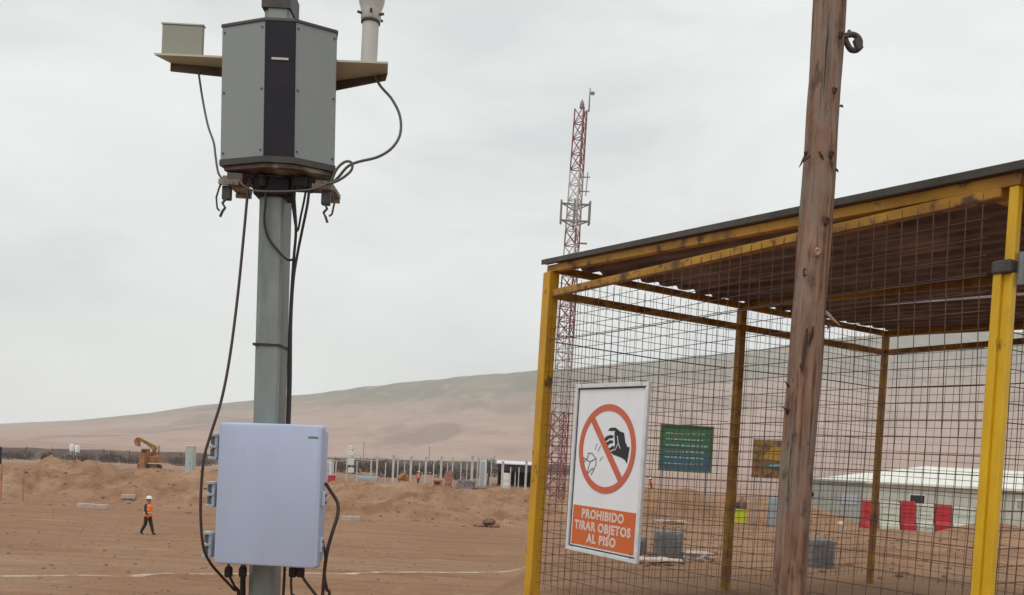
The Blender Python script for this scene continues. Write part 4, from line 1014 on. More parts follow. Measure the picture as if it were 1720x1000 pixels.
worker('person', 'worker in orange vest, white helmet and dark trousers striding across the bare road', (wxp.x, 42.0, gz(wxp.x, 42.0) + .005), R(160), 1.77)
for px, Y, rz_, lab, bd in ((703, 118, 60, 'distant worker in orange with a white helmet among the grey posts', 0), (1097, 74, -30, 'orange clad worker half hidden behind the dirt heap right of the cage sign', .25)):
    p = at(px, 800, Y)
    zg = gz(p.x, Y)
    worker('person', lab, (p.x, Y, zg if px < 1000 else at(px, 838, Y).z), R(rz_), 1.75, .5, bend=bd)

# ------------------------------------------------------------------ far perimeter windbreak fence and shrubs
fence = thing('windbreak_fence', 'long dull brown windbreak fence running across the far edge of the plain', 'fence', tuple(at(430, 775, 175)))
def fpt(x): return Vector((x, 176 + .02 * x, gz(x, 176 + .02 * x)))
xsf = np.arange(-125, 30, 5.0)
for i in range(len(xsf) - 1):
    a, b = fpt(xsf[i]), fpt(xsf[i + 1])
    MB().hexa([a + Vector((.05, 0, -.3)), b + Vector((-.05, 0, -.3)), b + Vector((-.05, .05, -.3)), a + Vector((.05, .05, -.3)), a + Vector((.05, 0, 2.1 + .12 * math.sin(i * 2.3))), b + Vector((-.05, 0, 2.1 + .12 * math.sin(i * 1.7 + 1))), b + Vector((-.05, .05, 2.1 + .12 * math.sin(i * 1.7 + 1))), a + Vector((.05, .05, 2.1 + .12 * math.sin(i * 2.3)))]).build('cloth_panel', M['fence'], fence)
    MB().bar(a + Vector((0, -.06, -.3)), a + Vector((0, -.06, 2.3)), .10).build('fence_post', M['shrub'], fence)
def shrub_mesh(seed, n=420, mats=('shrub', 'bark'), rx=1.6, rz_=.85):
    rnd = random.Random(seed); fol = MB()
    lobes = [(rnd.uniform(-.8, .8) * rx, rnd.uniform(-.6, .6) * rx, rnd.uniform(.45, .9) * rz_, rnd.uniform(.35, .6) * rx) for _ in range(6)]
    for _ in range(n):
        lx, ly, lz, lr = rnd.choice(lobes); v = Vector((rnd.gauss(0, 1), rnd.gauss(0, 1), rnd.gauss(0, .75))).normalized() * lr * rnd.uniform(.45, 1.08)
        c = Vector((lx, ly, lz)) + v; c.z = max(.05, c.z); s = rnd.uniform(.06, .15)
        a = Vector((rnd.gauss(0, 1), rnd.gauss(0, 1), rnd.gauss(0, 1))).normalized(); b = a.orthogonal().normalized()
        fol.add([c - a * s, c + b * s * .5, c + a * s, c - b * s * .5], [(0, 1, 2, 3)])
    stm = MB()
    for _ in range(7):
        lx, ly, lz, lr = rnd.choice(lobes); stm.tube([(lx * .15, ly * .15, -.1), (lx * .6, ly * .6, lz * .5), (lx, ly, lz)], [.06, .04, .015], 5)
    return fol, stm
SLAB = 'low dark dry shrub in the row in front of the far windbreak fence'
protos = []
for s in range(3):
    fol, stm = shrub_mesh(s + 20)
    t = thing('desert_shrub', SLAB, 'shrub', (0, 0, 0), group='shrubs along the far fence', local=True)
    fol.build('foliage', M['shrub'], t); stm.build('stem', M['bark'], t); protos.append(t)
rnd = random.Random(12); used = [False] * 3
for px in (16, 30, 44, 78, 88, 122, 140, 150, 172, 182, 198, 215, 226, 292, 305, 330, 344, 560, 578, 596, 618, 645, 668, 684, 700, 728, 745, 770, 786, 570, 608, 632, 656, 712, 758, 778, 800, 830):
    Y = rnd.uniform(150, 166) if px < 500 else rnd.uniform(133, 152); k = rnd.randrange(3)
    if used[k]: o = copy_tree(protos[k])
    else: o = protos[k]; used[k] = True
    x = at(px, 765, Y).x
    o.location = (x, Y, gz(x, Y) - .05); o.rotation_euler = (0, 0, rnd.uniform(0, 6.28)); sc_ = rnd.uniform(.75, 1.25) if px < 500 else rnd.uniform(1.1, 1.6); o.scale = (sc_, sc_, sc_ * rnd.uniform(.9, 1.3))

# ------------------------------------------------------------------ construction yard beyond the spoil heaps
YC = 118.0
ORD = 'first second third fourth fifth sixth seventh eighth ninth tenth eleventh twelfth thirteenth fourteenth fifteenth sixteenth seventeenth eighteenth nineteenth twentieth twenty-first twenty-second twenty-third twenty-fourth twenty-fifth twenty-sixth'.split()
cols = sorted([(583, 771, .14), (624, 771, .18), (634, 768, .22), (661.5, 766, .27), (669, 769, .17), (691, 768, .27), (716, 769, .25), (742, 768, .27), (761, 769, .17), (794, 767, .32), (803, 768, .18), (845, 776, .32), (884.5, 776, .28),
               (565, 774, .13), (600, 776, .12), (648, 778, .14), (680, 776, .12), (705, 777, .14), (729, 775, .13), (752, 778, .12), (775, 776, .14), (785, 774, .13), (826, 772, .14), (858, 786, .14), (872, 786, .14)])
for i, (px, top, w) in enumerate(cols):
    Yp = YC - 4 if px in (691, 845) else YC + (i % 3) * 1.5
    p = at(px, top, Yp); g = gz(p.x, Yp)
    t = thing('steel_column', ORD[i] + ' pale steel column from the left in the far construction yard', 'column', (p.x, Yp, g), group='columns of the far construction yard')
    MB().bar((p.x - .002 * w, Yp, g - .3), (p.x, Yp, p.z), w, w).build('shaft', M['post_grey'], t)
    MB().box((p.x, Yp, g + .05), (w * 2.4, w * 2.4, .12)).build('base_plate', M['post_grey'], t)
    MB().box((p.x, Yp, p.z + .03), (w * 1.6, w * 1.6, .06)).build('cap_plate', M['post_grey'], t)
a, b = at(548, 772, YC + 6), at(808, 768, YC + 6)
tag(MB().tube([a + (b - a) * t + Vector((0, 0, -.25 * math.sin(math.pi * ((t * 5) % 1)))) for t in np.linspace(0, 1, 41)], .035, 5).build('overhead_line', M['post_grey']), 'thin pale line strung along the tops of the far columns', 'cable')
# lamp mast with white boxes
p = at(590, 800, 125); g = gz(p.x, 125)
t = thing('signal_mast', 'thin far mast with white boxes just right of the grey enclosure', 'mast', (p.x, 125, g))
MB().tube([(p.x, 125, g - .3), (p.x + .05, 125, at(591, 744, 125).z)], .09, 6).build('shaft', M['post_grey'], t)
for py, w, h in ((752, .7, .55), (762, .9, .6), (776, .85, .9), (790, .8, .7)):
    MB().box((at(590, py, 125).x, 124.8, at(590, py, 125).z), (w, .4, h), bev=.05).build('box', M['white'], t)
for px, py0 in ((609, 744), (719, 752)):
    p = at(px, 800, 150); t = thing('thin_pole', ('thin dark pole standing just right of the white box mast' if px == 609 else 'thin dark pole rising above the middle of the far columns'), 'pole', (p.x, 150, gz(p.x, 150)))
    MB().tube([(p.x, 150, gz(p.x, 150) - .2), (p.x, 150, at(px, py0, 150).z)], [.07, .045], 6).build('shaft', M['antenna'], t)
    MB().box((p.x, 150, at(px, py0, 150).z), (.5, .1, .08)).build('crossarm', M['antenna'], t)
# open shed, its interior shade put into the dark wall colour
p0, p1 = at(834, 776, 122), at(905, 778, 122); g = gz(.5 * (p0.x + p1.x), 122)
sh = thing('open_shed', 'open fronted far shed with white eaves and dark interior beside the left cage post', 'shed', (.5 * (p0.x + p1.x), 122, g))
zr1 = p0.z + .1
MB().hexa([Vector((p0.x, 122, zr1 - .35)), Vector((p1.x, 122, zr1 - .35)), Vector((p1.x, 128, zr1)), Vector((p0.x, 128, zr1)), Vector((p0.x, 122, zr1 - .22)), Vector((p1.x, 122, zr1 - .22)), Vector((p1.x, 128, zr1 + .13)), Vector((p0.x, 128, zr1 + .13))]).build('roof', M['white'], sh)
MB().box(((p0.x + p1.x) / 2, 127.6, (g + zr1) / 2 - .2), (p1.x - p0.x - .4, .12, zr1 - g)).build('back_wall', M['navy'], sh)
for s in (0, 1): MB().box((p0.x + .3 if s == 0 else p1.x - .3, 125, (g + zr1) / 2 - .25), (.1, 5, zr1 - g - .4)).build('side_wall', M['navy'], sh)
MB().box(((p0.x + p1.x) / 2, 122.15, zr1 - .85), (p1.x - p0.x - .4, .06, .9)).build('eaves_shade_strip', M['navy'], sh)  # added dark strip standing in for the shade under the eaves
for px in (845, 866, 900): 
    x = at(px, 790, 122).x; MB().bar((x, 122.4, g - .2), (x, 122.4, zr1 - .3), .14).build('post', M['post_grey'], sh)
# small tree
p = at(820, 790, 124); g = gz(p.x, 124)
tr = thing('tree', 'small green tree by the far shed', 'tree', (p.x, 124, g))
fol, stm = shrub_mesh(77, 520, rx=1.2, rz_=1.0)
trunk = MB().tube([(p.x, 124, g - .2), (p.x + .1, 124, g + 1.4), (p.x + .3, 124, g + 2.8)], [.14, .11, .07], 7)
for d_ in ((-.7, .2, 3.3), (.8, -.2, 3.5), (1.0, .3, 4.3), (-.2, -.4, 3.9)): trunk.tube([(p.x + .2, 124, g + 2.0), (p.x + d_[0] * .6, 124 + d_[1], g + d_[2] * .8), (p.x + d_[0], 124 + d_[1], g + d_[2])], [.06, .04, .02], 5)
trunk.build('trunk', M['bark'], tr)
MB().add([Vector((p.x, 124, g + 2.6)) + Vector(q) for q in fol.v], fol.f).build('crown', M['leaf'], tr)
# yard clutter
def yard_box(name, label, cat, px0, px1, py_top, Y, dep, m, roofm=None, doors=True, lift=0.0):
    a, b = at(px0, py_top, Y), at(px1, py_top, Y); x = .5 * (a.x + b.x); g = gz(x, Y) + lift
    t = thing(name, label, cat, (x, Y, g)); w = b.x - a.x; h = a.z - g
    MB().box((x, Y + dep / 2, g + h / 2), (w, dep, h), bev=.03).build('body', M[m], t)
    MB().box((x, Y + dep / 2, g + h + .06), (w + .12, dep + .12, .1), bev=.02).build('roof', M[roofm or m], t)
    if doors:
        d = MB().box((x, Y - .02, g + h * .46), (w * .55, .04, h * .82)).build('door', M['hinge'], t); MB().box((x + w * .2, Y - .06, g + h * .45), (.06, .05, .2)).build('handle', M['galv_dark'], d)
    return t
yard_box('portable_toilet', 'white portable toilet cabin beside the small green tree', 'cabin', 806, 818, 770, 120, 1.2, 'white')
yard_box('portable_toilet', 'pale green portable cabin far away left of the enclosure hinges', 'cabin', 312, 324, 750, 112, 1.3, 'turq', 'white')
yard_box('site_cabin', 'white site cabin peeping out right of the grey enclosure', 'cabin', 541, 557, 773, 121, 1.8, 'white')
for i, (px, lab) in enumerate(((121, 'left one of two small white tanks at the far fence'), (130, 'right one of two small white tanks at the far fence'))):
    p = at(px, 752, 168); g = gz(p.x, 168); t = thing('water_tank', lab, 'tank', (p.x, 168, g), group='white tanks at the far fence')
    top = at(px, 746 + 2 * i, 168).z; MB().lathe([(.42, top - 1.3), (.45, top - .25), (.30, top - .05), (.15, top)], 14, (p.x, 168, 0)).build('vessel', M['white'], t, 40)
    for a_ in range(3): x_, y_ = p.x + .33 * math.cos(2.1 * a_), 168 + .33 * math.sin(2.1 * a_); MB().bar((x_, y_, g - .1), (x_, y_, top - 1.3), .09).build('leg', M['post_grey'], t)
def pile(name, label, cat, px0, px1, py_top, Y, m, n=4, seed=1):
    a, b = at(px0, py_top, Y), at(px1, py_top, Y); x = .5 * (a.x + b.x); g = gz(x, Y); t = thing(name, label, cat, (x, Y, g)); rnd = random.Random(seed); h = (a.z - g) / n
    for k in range(n):
        MB().box((x + rnd.uniform(-.1, .1), Y + rnd.uniform(-.1, .1), g + h * (k + .5)), ((b.x - a.x) * rnd.uniform(.85, 1), 1.2, h * .92), Matrix.Rotation(rnd.uniform(-.08, .08), 3, 'Z'), .02).build('slab', M[m], t)
    return t
pile('slab_stack', 'stack of pale slabs on the ground between the first far columns', 'slabs', 600, 636, 800, 112, 'pale_blue', 5)
pile('brick_pallet', 'pinkish stack of blocks in front of the middle far columns', 'blocks', 748, 761, 791, 114, 'pink', 4, 3)
pile('board_stack', 'stack of dull grey boards low in the yard left of the white toilet cabin', 'boards', 768, 800, 806, 114, 'concrete', 3, 4)
def drum(label, px, py_top, Y, r, m, group=None):
    p = at(px, py_top, Y); g = gz(p.x, Y); t = thing('drum', label, 'drum', (p.x, Y, g), group=group); h = p.z - g
    MB().lathe([(r * .96, g), (r, g + .03), (r, g + h * .33), (r * 1.04, g + h * .35), (r, g + h * .37), (r, g + h * .65), (r * 1.04, g + h * .67), (r, g + h * .69), (r, g + h - .03), (r * .95, g + h)], 16, (p.x, Y, 0)).build('barrel', M[m], t, 30)
    MB().lathe([(r * .9, g + h + .001), (r * .9, g + h + .02)], 16, (p.x, Y, 0)).build('lid', M[m], t)
drum('white drum standing in front of the open shed', 851.5, 795, 112, .42, 'white')
drum('orange drum low between far columns, left of the distant worker', 682, 800, 112, .42, 'machine_yellow')
# cement mixer
p = at(674, 812, 111); g = gz(p.x, 111)
t = thing('cement_mixer', 'orange cement mixer left of the orange drum in the far yard', 'mixer', (p.x, 111, g))
MB().tube([(p.x - .45, 111, g + .9), (p.x - .2, 111, g + 1.1), (p.x + .2, 111, g + 1.45), (p.x + .45, 111, g + 1.7)], [.22, .36, .34, .2], 14).build('drum', M['machine_yellow'], t, 40)
mb = MB(); [mb.bar((p.x + a, 111 + b, g), (p.x + a * .4, 111 + b * .6, g + 1.1), .07) for a in (-.5, .5) for b in (-.35, .35)]; mb.build('stand', M['galv_dark'], t)
for s in (-1, 1): MB().tube([(p.x - .5, 111 + .3 * s, g + .2), (p.x - .5, 111 + .38 * s, g + .2)], .2, 12).build('wheel', M['black'], t)
# generator
p = at(735, 808, 111); g = gz(p.x, 111)
t = thing('generator', 'small yellow generator below the distant worker in the far yard', 'generator', (p.x, 111, g))
MB().box((p.x, 111, g + .75), (1.1, .7, .8), bev=.06).build('casing', M['machine_yellow'], t)
MB().box((p.x, 110.63, g + .75), (.6, .03, .4)).build('grille', M['black'], t)
for s in (-1, 1): MB().tube([(p.x + .4 * s, 110.7, g + .2), (p.x + .4 * s, 110.8, g + .2)], .2, 12).build('wheel', M['black'], t)
# low orange safety fence along the yard
t = thing('safety_fence', 'low faded orange safety fence along the front of the far yard', 'fence', tuple(at(700, 815, 105)))
pxs = [566, 588, 604, 618, 640, 663, 687, 706, 727, 752, 771, 792, 815, 838, 858, 876, 893]; rnd = random.Random(31); pr_ = None
for px in pxs:
    Yf = 104 + rnd.uniform(-1, 1); x_ = at(px, 812, Yf).x; g = gz(x_, Yf); hh = rnd.uniform(.9, 1.25)
    MB().tube([(x_, Yf, g - .2), (x_ + rnd.uniform(-.08, .08), Yf, g + hh)], .045, 6).build('stake', M['cone'], t)
    cur = Vector((x_, Yf, g))
    if pr_ is not None and rnd.random() < .72:
        for k in range(4):
            z_ = .25 + .2 * k; MB().tube([pr_ + Vector((0, 0, z_)), (pr_ + cur) / 2 + Vector((0, 0, z_ - .08)), cur + Vector((0, 0, z_))], .022, 4).build('net_strand', M['cone'], t)
    pr_ = cur
# timber and pipes lying about the yard
def timber(label, px, Y, L, n, m, rot, seed):
    x_ = at(px, 812, Y).x; g = gz(x_, Y); t = thing('timber_pile', label, 'timber', (x_, Y, g), rot, local=True); rnd = random.Random(seed)
    for k in range(n): MB().box((rnd.uniform(-.2, .2), .22 * (k % 4) - .3, .1 + .14 * (k // 4)), (L * rnd.uniform(.8, 1), .16, .11), Matrix.Rotation(rnd.uniform(-.05, .05), 3, 'Z')).build('plank', M[m], t)
timber('pile of pale planks right of the pale slab stack in the far yard', 645, 109, 2.6, 9, 'wood_pale', .15, 1)
timber('pile of dark planks low in front of the white toilet cabin', 812, 110, 2.4, 10, 'bark', -.2, 2)
timber('pile of pale planks left of the white drum', 832, 108, 1.8, 7, 'conc_pale', .4, 3)
timber('pile of grey planks left of the small yellow generator', 722, 108, 2.0, 8, 'concrete', .1, 4)
# red box left yard
yard_box('red_bin', 'dark red bin on the ground right of the enclosure in the far yard', 'bin', 551, 562, 800, 110, .8, 'barrier_red', doors=False)

# excavator
EY = 128.0
p = at(252, 775, EY); g = gz(p.x, EY)
ex_ = thing('excavator', 'orange yellow excavator with raised boom behind the dirt heaps', 'excavator', (p.x, EY, g))
for s in (-1, 1):
    MB().prism([(p.x + a, g + b) for a, b in ((-1.35, .35), (-1.1, 0), (1.1, 0), (1.35, .35), (1.2, .75), (-1.2, .75))], EY + s * .95 - .28, EY + s * .95 + .28).build('track', M['track'], ex_)
MB().box((p.x + .2, EY, g + 1.45), (2.1, 2.0, .85), bev=.1).build('body', M['machine_yellow'], ex_)
MB().box((p.x + 1.15, EY, g + 1.5), (.4, 2.0, 1.0), bev=.12).build('counterweight', M['machine_yellow'], ex_)
cab = MB().box((p.x - .45, EY - .55, g + 2.3), (.95, .9, 1.25), bev=.08).build('cab', M['machine_yellow'], ex_)
MB().box((p.x - .45, EY - 1.015, g + 2.4), (.7, .03, .8)).build('window', M['glass'], cab)
MB().box((p.x - .935, EY - .55, g + 2.4), (.03, .7, .85)).build('windscreen', M['glass'], cab)
MB().box((p.x + 1.05, EY + .4, g + 2.5), (.14, .14, 1.9)).build('exhaust', M['machine_yellow'], ex_)
bt = at(262, 752, EY); tip = at(233, 737, EY)
bm_ = MB().bar((p.x + .1, EY + .2, g + 1.9), bt, .38, .30).build('boom', M['machine_yellow'], ex_)
MB().bar(bt, tip, .32, .42).build('stick', M['rust_steel'], ex_)
MB().bar(bt + Vector((-.3, -.25, -.3)), tip + Vector((.9, -.25, -.4)), .12).build('ram', M['galv_dark'], bm_)
MB().prism([(tip.x - .1, tip.z + .15), (tip.x - .5, tip.z - .3), (tip.x - .35, tip.z - .95), (tip.x + .15, tip.z - 1.1), (tip.x + .1, tip.z - .5)], EY - .45, EY + .45).build('bucket', M['machine_yellow'], ex_)
yard_box('tool_box', 'rusty orange box beside the raised excavator boom', 'box', 234, 243, 762, 126, 1.2, 'machine_yellow', doors=False)

# ------------------------------------------------------------------ along the road
def dlin(px, py_top, Y, label):
    p = at(px, py_top, Y); g = gz(p.x, Y); t = thing('delineator_post', label, 'post', (p.x, Y, g), group='faded orange posts by the road'); h = p.z - g
    MB().lathe([(.22, g), (.20, g + .06), (.06, g + .1)], 12, (p.x, Y, 0)).build('base', M['cone'], t)
    MB().tube([(p.x, Y, g + .08), (p.x, Y, g + h)], [.055, .05], 8).build('tube', M['cone'], t)
    MB().lathe([(.062, g + h * .6), (.062, g + h * .75)], 10, (p.x, Y, 0)).build('reflective_band', M['pink'], t)
dlin(3, 782, 56.5, 'faded orange post at the very left edge of the photo'); dlin(40, 790, 56.8, 'faded orange post second from the left edge by the heaps')
p = at(1.5, 800, 72); t = thing('dark_post', 'dark post cut by the left edge at the far fence', 'post', (p.x, 72, gz(p.x, 72)))
MB().bar((p.x - .10, 72, gz(p.x, 72) - .3), (p.x - .10, 72, at(1, 752, 72).z), .16).build('shaft', M['navy'], t)
MB().box((p.x - .10, 72, at(1, 752, 72).z), (.2, .2, .06)).build('cap', M['navy'], t)
def curbs(label, px0, px1, py0, py1, Y, n=2, grp='pale concrete kerbs lying by the road'):
    a, b = at(px0, py0, Y), at(px1, py1, Y); t = thing('kerb_pile', label, 'kerbs', (.5 * (a.x + b.x), Y, gz(.5 * (a.x + b.x), Y)), group=grp); rnd = random.Random(int(px0))
    L = (b.x - a.x)
    for k in range(n):
        x = a.x + L * (k + .5) / n; g = gz(x, Y)
        MB().box((x, Y + rnd.uniform(-.15, .15), g + .13), (L / n * .97, .32, .30), Matrix.Rotation(rnd.uniform(-.12, .12), 3, 'Z') @ Matrix.Rotation(rnd.uniform(-.03, .03), 3, 'Y'), .03).build('kerb', M['conc_pale'], t)
curbs('pale concrete kerbs lying at the foot of the left dirt heap', 128, 185, 846, 846, 56.0, 2)
curbs('pale concrete kerb lying right of the grey enclosure by the road', 574, 606, 866, 866, 57.2, 1)
curbs('thin pale slab lying in the dirt left of the striding worker helmet', 205, 228, 822, 822, 60.0, 1)
# rubble at the right end of the heaps
p = at(818, 866, 57.5); g = gz(p.x, 57.5)
t = thing('red_tarp_bundle', 'reddish bundle dumped at the foot of the heaps left of the cage post', 'bundle', (p.x, 57.5, g))
bb = MB(); rnd = random.Random(4)
for k in range(3):
    c = Vector((p.x + (-.4, .1, .45)[k], 57.5 + rnd.uniform(-.2, .2), g + (.22, .45, .2)[k])); r_ = (.34, .3, .26)[k]
    MB().loft([[c + Vector((r_ * 1.25 * math.cos(t_) * s * (1 + .28 * math.sin(3 * t_ + k) + .15 * math.sin(7 * t_ + zz * 9)), r_ * math.sin(t_) * s, zz * (.55 + .25 * math.sin(2 * t_ + k)) - .10)) for t_ in np.linspace(0, 2 * math.pi, 13)[:-1]] for s, zz in ((.6, -.3), (1, -.15), (1.0, .08), (.7, .26), (.25, .34))]).build('sack', M['pink'] if k != 1 else M['sack'], t, 60)
# lime line across the road
a, b = at(-60, 974, 27.2), at(905, 959, 35.3); mb = MB(); pv_ = None; N_ = 150
a = Vector((a.x, 27.0)); b = Vector((b.x, 35.6)); nrm = Vector((-(b - a).y, (b - a).x)).normalized()
rows = []
for k in range(N_ + 1):
    c = a + (b - a) * k / N_; w = .085 + .025 * math.sin(k * .7) + .02 * math.sin(k * 2.3); c = c + nrm * .015 * math.sin(k * .13)
    rows.append([(q.x, q.y, gz(q.x, q.y) + dz) for q, dz in ((c - nrm * w, .006), (c, .026), (c + nrm * w, .006))])
vs = [q for r in rows for q in r]; fs = [(3 * k + j, 3 * k + j + 1, 3 * k + j + 4, 3 * k + j + 3) for k in range(N_) for j in range(2)]
tag(mb.add(vs, fs).build('lime_line', M['lime']), 'thin whitish line of spilt lime running across the road near the bottom', 'line')

# ------------------------------------------------------------------ beyond the cage
def notice(label, name, px0, px1, py0, py1, Y, m, rows=True):
    a, b = at(px0, py0, Y), at(px1, py1, Y); x = .5 * (a.x + b.x); g = gz(x, Y); w = b.x - a.x; h = a.z - b.z; zc = .5 * (a.z + b.z)
    t = thing(name, label, 'board', (x, Y, g))
    bd = MB().box((x, Y, zc), (w, .04, h)).build('panel', M[m], t)
    for s in (-1, 1): MB().bar((x + s * w * .42, Y + .05, g - .2), (x + s * w * .42, Y + .05, zc + h * .4), .032).build('leg', M['antenna'], t)
    return t, bd, x, w, h, zc
t, bd, x, w, h, zc = notice('green notice board with rows of pale text, seen through the mesh right of the sign', 'notice_board', 1111, 1193, 714, 793, 26.0, 'board_print')
fr = MB()
for c_, d_ in (((x, 25.97, zc + h / 2), (w + .06, .07, .05)), ((x, 25.97, zc - h / 2), (w + .06, .07, .05)), ((x - w / 2, 25.97, zc), (.05, .065, h - .05)), ((x + w / 2, 25.97, zc), (.05, .065, h - .05))): fr.box(c_, d_)
fr.build('frame', M['leaf'], t)
rnd = random.Random(9)
for k in range(6):
    zz = zc + h * (.33 - .135 * k); xx = x - w * .40; mb = MB()
    while xx < x + w * .36 * (1 if k % 2 == 0 else .9):
        l = rnd.uniform(.05, .15); mb.box((xx + l / 2, 25.974, zz), (l, .006, .045)); xx += l + .035
    mb.build('text_row', M['print_pale'], bd)
t, bd, x, w, h, zc = notice('brown and ochre printed panel on legs just left of the wooden pole', 'information_panel', 1266, 1338, 738, 806, 26.0, 'board_brown')
for poly, m_ in (([(-.30, .02), (-.05, .38), (.22, .30), (.34, .05), (.1, -.05)], 'board_ochre'), ([(-.25, -.12), (.38, -.04), (.38, -.24), (-.18, -.26)], 'board_teal'), ([(-.12, -.15), (.34, -.10), (.34, -.14), (-.12, -.19)], 'print_pale')):
    MB().prism([(x + a * w, zc + b * h) for a, b in poly], 25.972 - (.004 if m_ == 'print_pale' else 0), 25.9795).build('picture_patch', M[m_], bd)
# yellow container with sacks
p = at(1236, 866, 27.5); g = gz(p.x, 27.5)
t = thing('yellow_crate', 'bright lime yellow crate just right of the middle cage post', 'crate', (p.x, 27.5, g))
w = .54; mb = MB()
for s in (-1, 1):
    mb.box((p.x, 27.5 + s * .19, g + .22), (w, .02, .44), bev=.004); mb.box((p.x + s * w / 2, 27.5, g + .22), (.02, .40, .43), bev=.004)
mb.box((p.x, 27.5, g + .02), (w, .38, .03)); mb.build('shell', M['lime_yellow'], t)
for k in range(3): MB().box((p.x + (-.18, 0, .18)[k], 27.29, g + .22), (.025, .025, .42)).build('rib', M['lime_yellow'], t)
MB().box((p.x, 27.285, g + .42), (w + .03, .03, .045), bev=.005).build('rim', M['lime_yellow'], t)
for k, (dx, dz, m_) in enumerate(((-.10, .52, 'sack'), (.16, .52, 'sack'))):
    c = Vector((p.x + dx, 27.5, g + dz)); o = MB().loft([[c + Vector((.15 * math.cos(a) * s * (1 + .15 * math.sin(3 * a + k)), .14 * math.sin(a) * s, z)) for a in np.linspace(0, 2 * math.pi, 13)[:-1]] for s, z in ((.7, -.12), (1, -.02), (.9, .10), (.4, .19), (.15, .24), (.22, .28))]).build('sack', M[m_], None, 60)
    tag(o, ('left' if k == 0 else 'right') + ' one of two brown sacks in the lime yellow crate', 'sack', 'sacks in the yellow crate')
# pale blue drum by the pole, pale plank, debris
drum('pale blue drum partly hidden by the left side of the wooden pole', 1306, 838, 27.0, .27, 'pale_blue')
def slab(label, px0, px1, py, Y, dep, hgt, m='conc_pale', name='concrete_slab', rot=.0):
    a, b = at(px0, py, Y), at(px1, py, Y); x = .5 * (a.x + b.x); g = max(gz(x, Y), max(gz(a.x, Y), gz(b.x, Y)))
    bm = bmesh.new(); bmesh.ops.create_cube(bm, size=1); bmesh.ops.scale(bm, vec=(b.x - a.x, dep, hgt), verts=bm.verts)
    bmesh.ops.subdivide_edges(bm, edges=bm.edges, cuts=5, use_grid_fill=True)
    rnd = random.Random(int(px0))
    for v in bm.verts: v.co += Vector((rnd.gauss(0, .012), rnd.gauss(0, .012), rnd.gauss(0, .006)))
    me = bpy.data.meshes.new(name); bm.to_mesh(me); bm.free(); me.materials.append(M[m])
    o = bpy.data.objects.new(name, me); C.objects.link(o); o.location = (x, Y, g + hgt / 2 - .03); o.rotation_euler = (0, 0, rot)
    return tag(o, label, 'slab')
slab('thin white plank lying below the dirt heap, right of the sign edge', 1100, 1152, 870, 24.5, .5, .10, 'lime', 'plank', .06)
# concrete blocks on pale slabs close behind the cage
def block(label, px0, px1, py0, py1, Y, dep, rot=0.0):
    a, b = at(px0, py0, Y), at(px1, py1, Y); x = .5 * (a.x + b.x); g = gz(x, Y); w = b.x - a.x; ztop = at(.5 * (px0 + px1), py0, Y).z
    t = thing('concrete_block', label, 'block', (x, Y, g), rot, 'grey concrete blocks behind the cage', local=True); h = ztop - g
    MB().box((0, dep / 2, h / 2 - .05), (w, dep, h + .1), bev=.015).build('core', M['concrete'], t)
    MB().box((-w * .18, -.012, h * .48), (w * .07, .022, h * .8)).build('rib', M['concrete'], t)
    MB().box((w * .2, -.012, h * .48), (w * .07, .022, h * .8)).build('rib', M['concrete'], t)
    for s in (-.2, .22): MB().tube([(w * s, dep * .5, h - .02), (w * s, dep * .5, h + .05), (w * s + .05, dep * .5, h + .06)], .008, 6).build('lifting_bar', M['rust_steel'], t)
block('wide grey concrete block standing clear to the right of the sign', 1100, 1144, 894, 972, 9.9, .25, -.12)
block('grey concrete block mostly hidden behind the lower right corner of the sign', 1044, 1084, 905, 974, 10.0, .25, .05)
block('lone grey concrete block just right of the wooden pole', 1364, 1401, 907, 978, 9.7, .22, .08)
slab('broken pale slab in front of the two grey blocks', 1050, 1142, 980, 9.3, .40, .07, 'lime', rot=-.05)
slab('pale pinkish slab left of the middle cage post', 1146, 1192, 962, 9.9, .35, .12, 'conc_pale', rot=.1)
# white dressed barriers
BY = 28.0
spec = [(1450, 1474, 'barrier_red', 840, 'red barrier panel left of the rear cage post'), (1476, 1510, 'barrier_white', 843, 'first white barrier panel right of the rear cage post'), (1512, 1536, 'barrier_red', 841, 'middle red barrier panel between two white ones'),
        (1538, 1567, 'barrier_white', 846, 'white barrier panel between the middle and right red panels'), (1569, 1596, 'barrier_red', 847, 'rightmost red barrier panel, half buried in dirt'), (1598, 1634, 'barrier_white', 850, 'last white barrier panel beside the yellow door post')]
for i, (x0, x1, m_, py, lab) in enumerate(spec):
    a, b = at(x0, py, BY), at(x1, py, BY); x = .5 * (a.x + b.x); w = b.x - a.x - .02; g = at(x0, 890, BY).z - .02; h = a.z - g
    t = thing('barrier', lab, 'barrier', (x, BY, g), 0, 'red and white plastic barriers', local=True)
    MB().loft([[Vector((sx * w / 2, sy * d_ / 2, z)) for sx, sy in ((-1, -1), (1, -1), (1, 1), (-1, 1))] for z, d_ in ((-.4, .42), (.16, .42), (.30, .26), (h - .05, .20), (h, .16))]).build('shell', M[m_], t)
    MB().tube([(w / 2 + .005, 0, .1), (w / 2 + .005, 0, h - .08)], .03, 8).build('joint', M[m_], t)
    MB().box((0, -.125, h * .62), (w * .7, .03, .06), bev=.01).build('grip', M[m_], t)
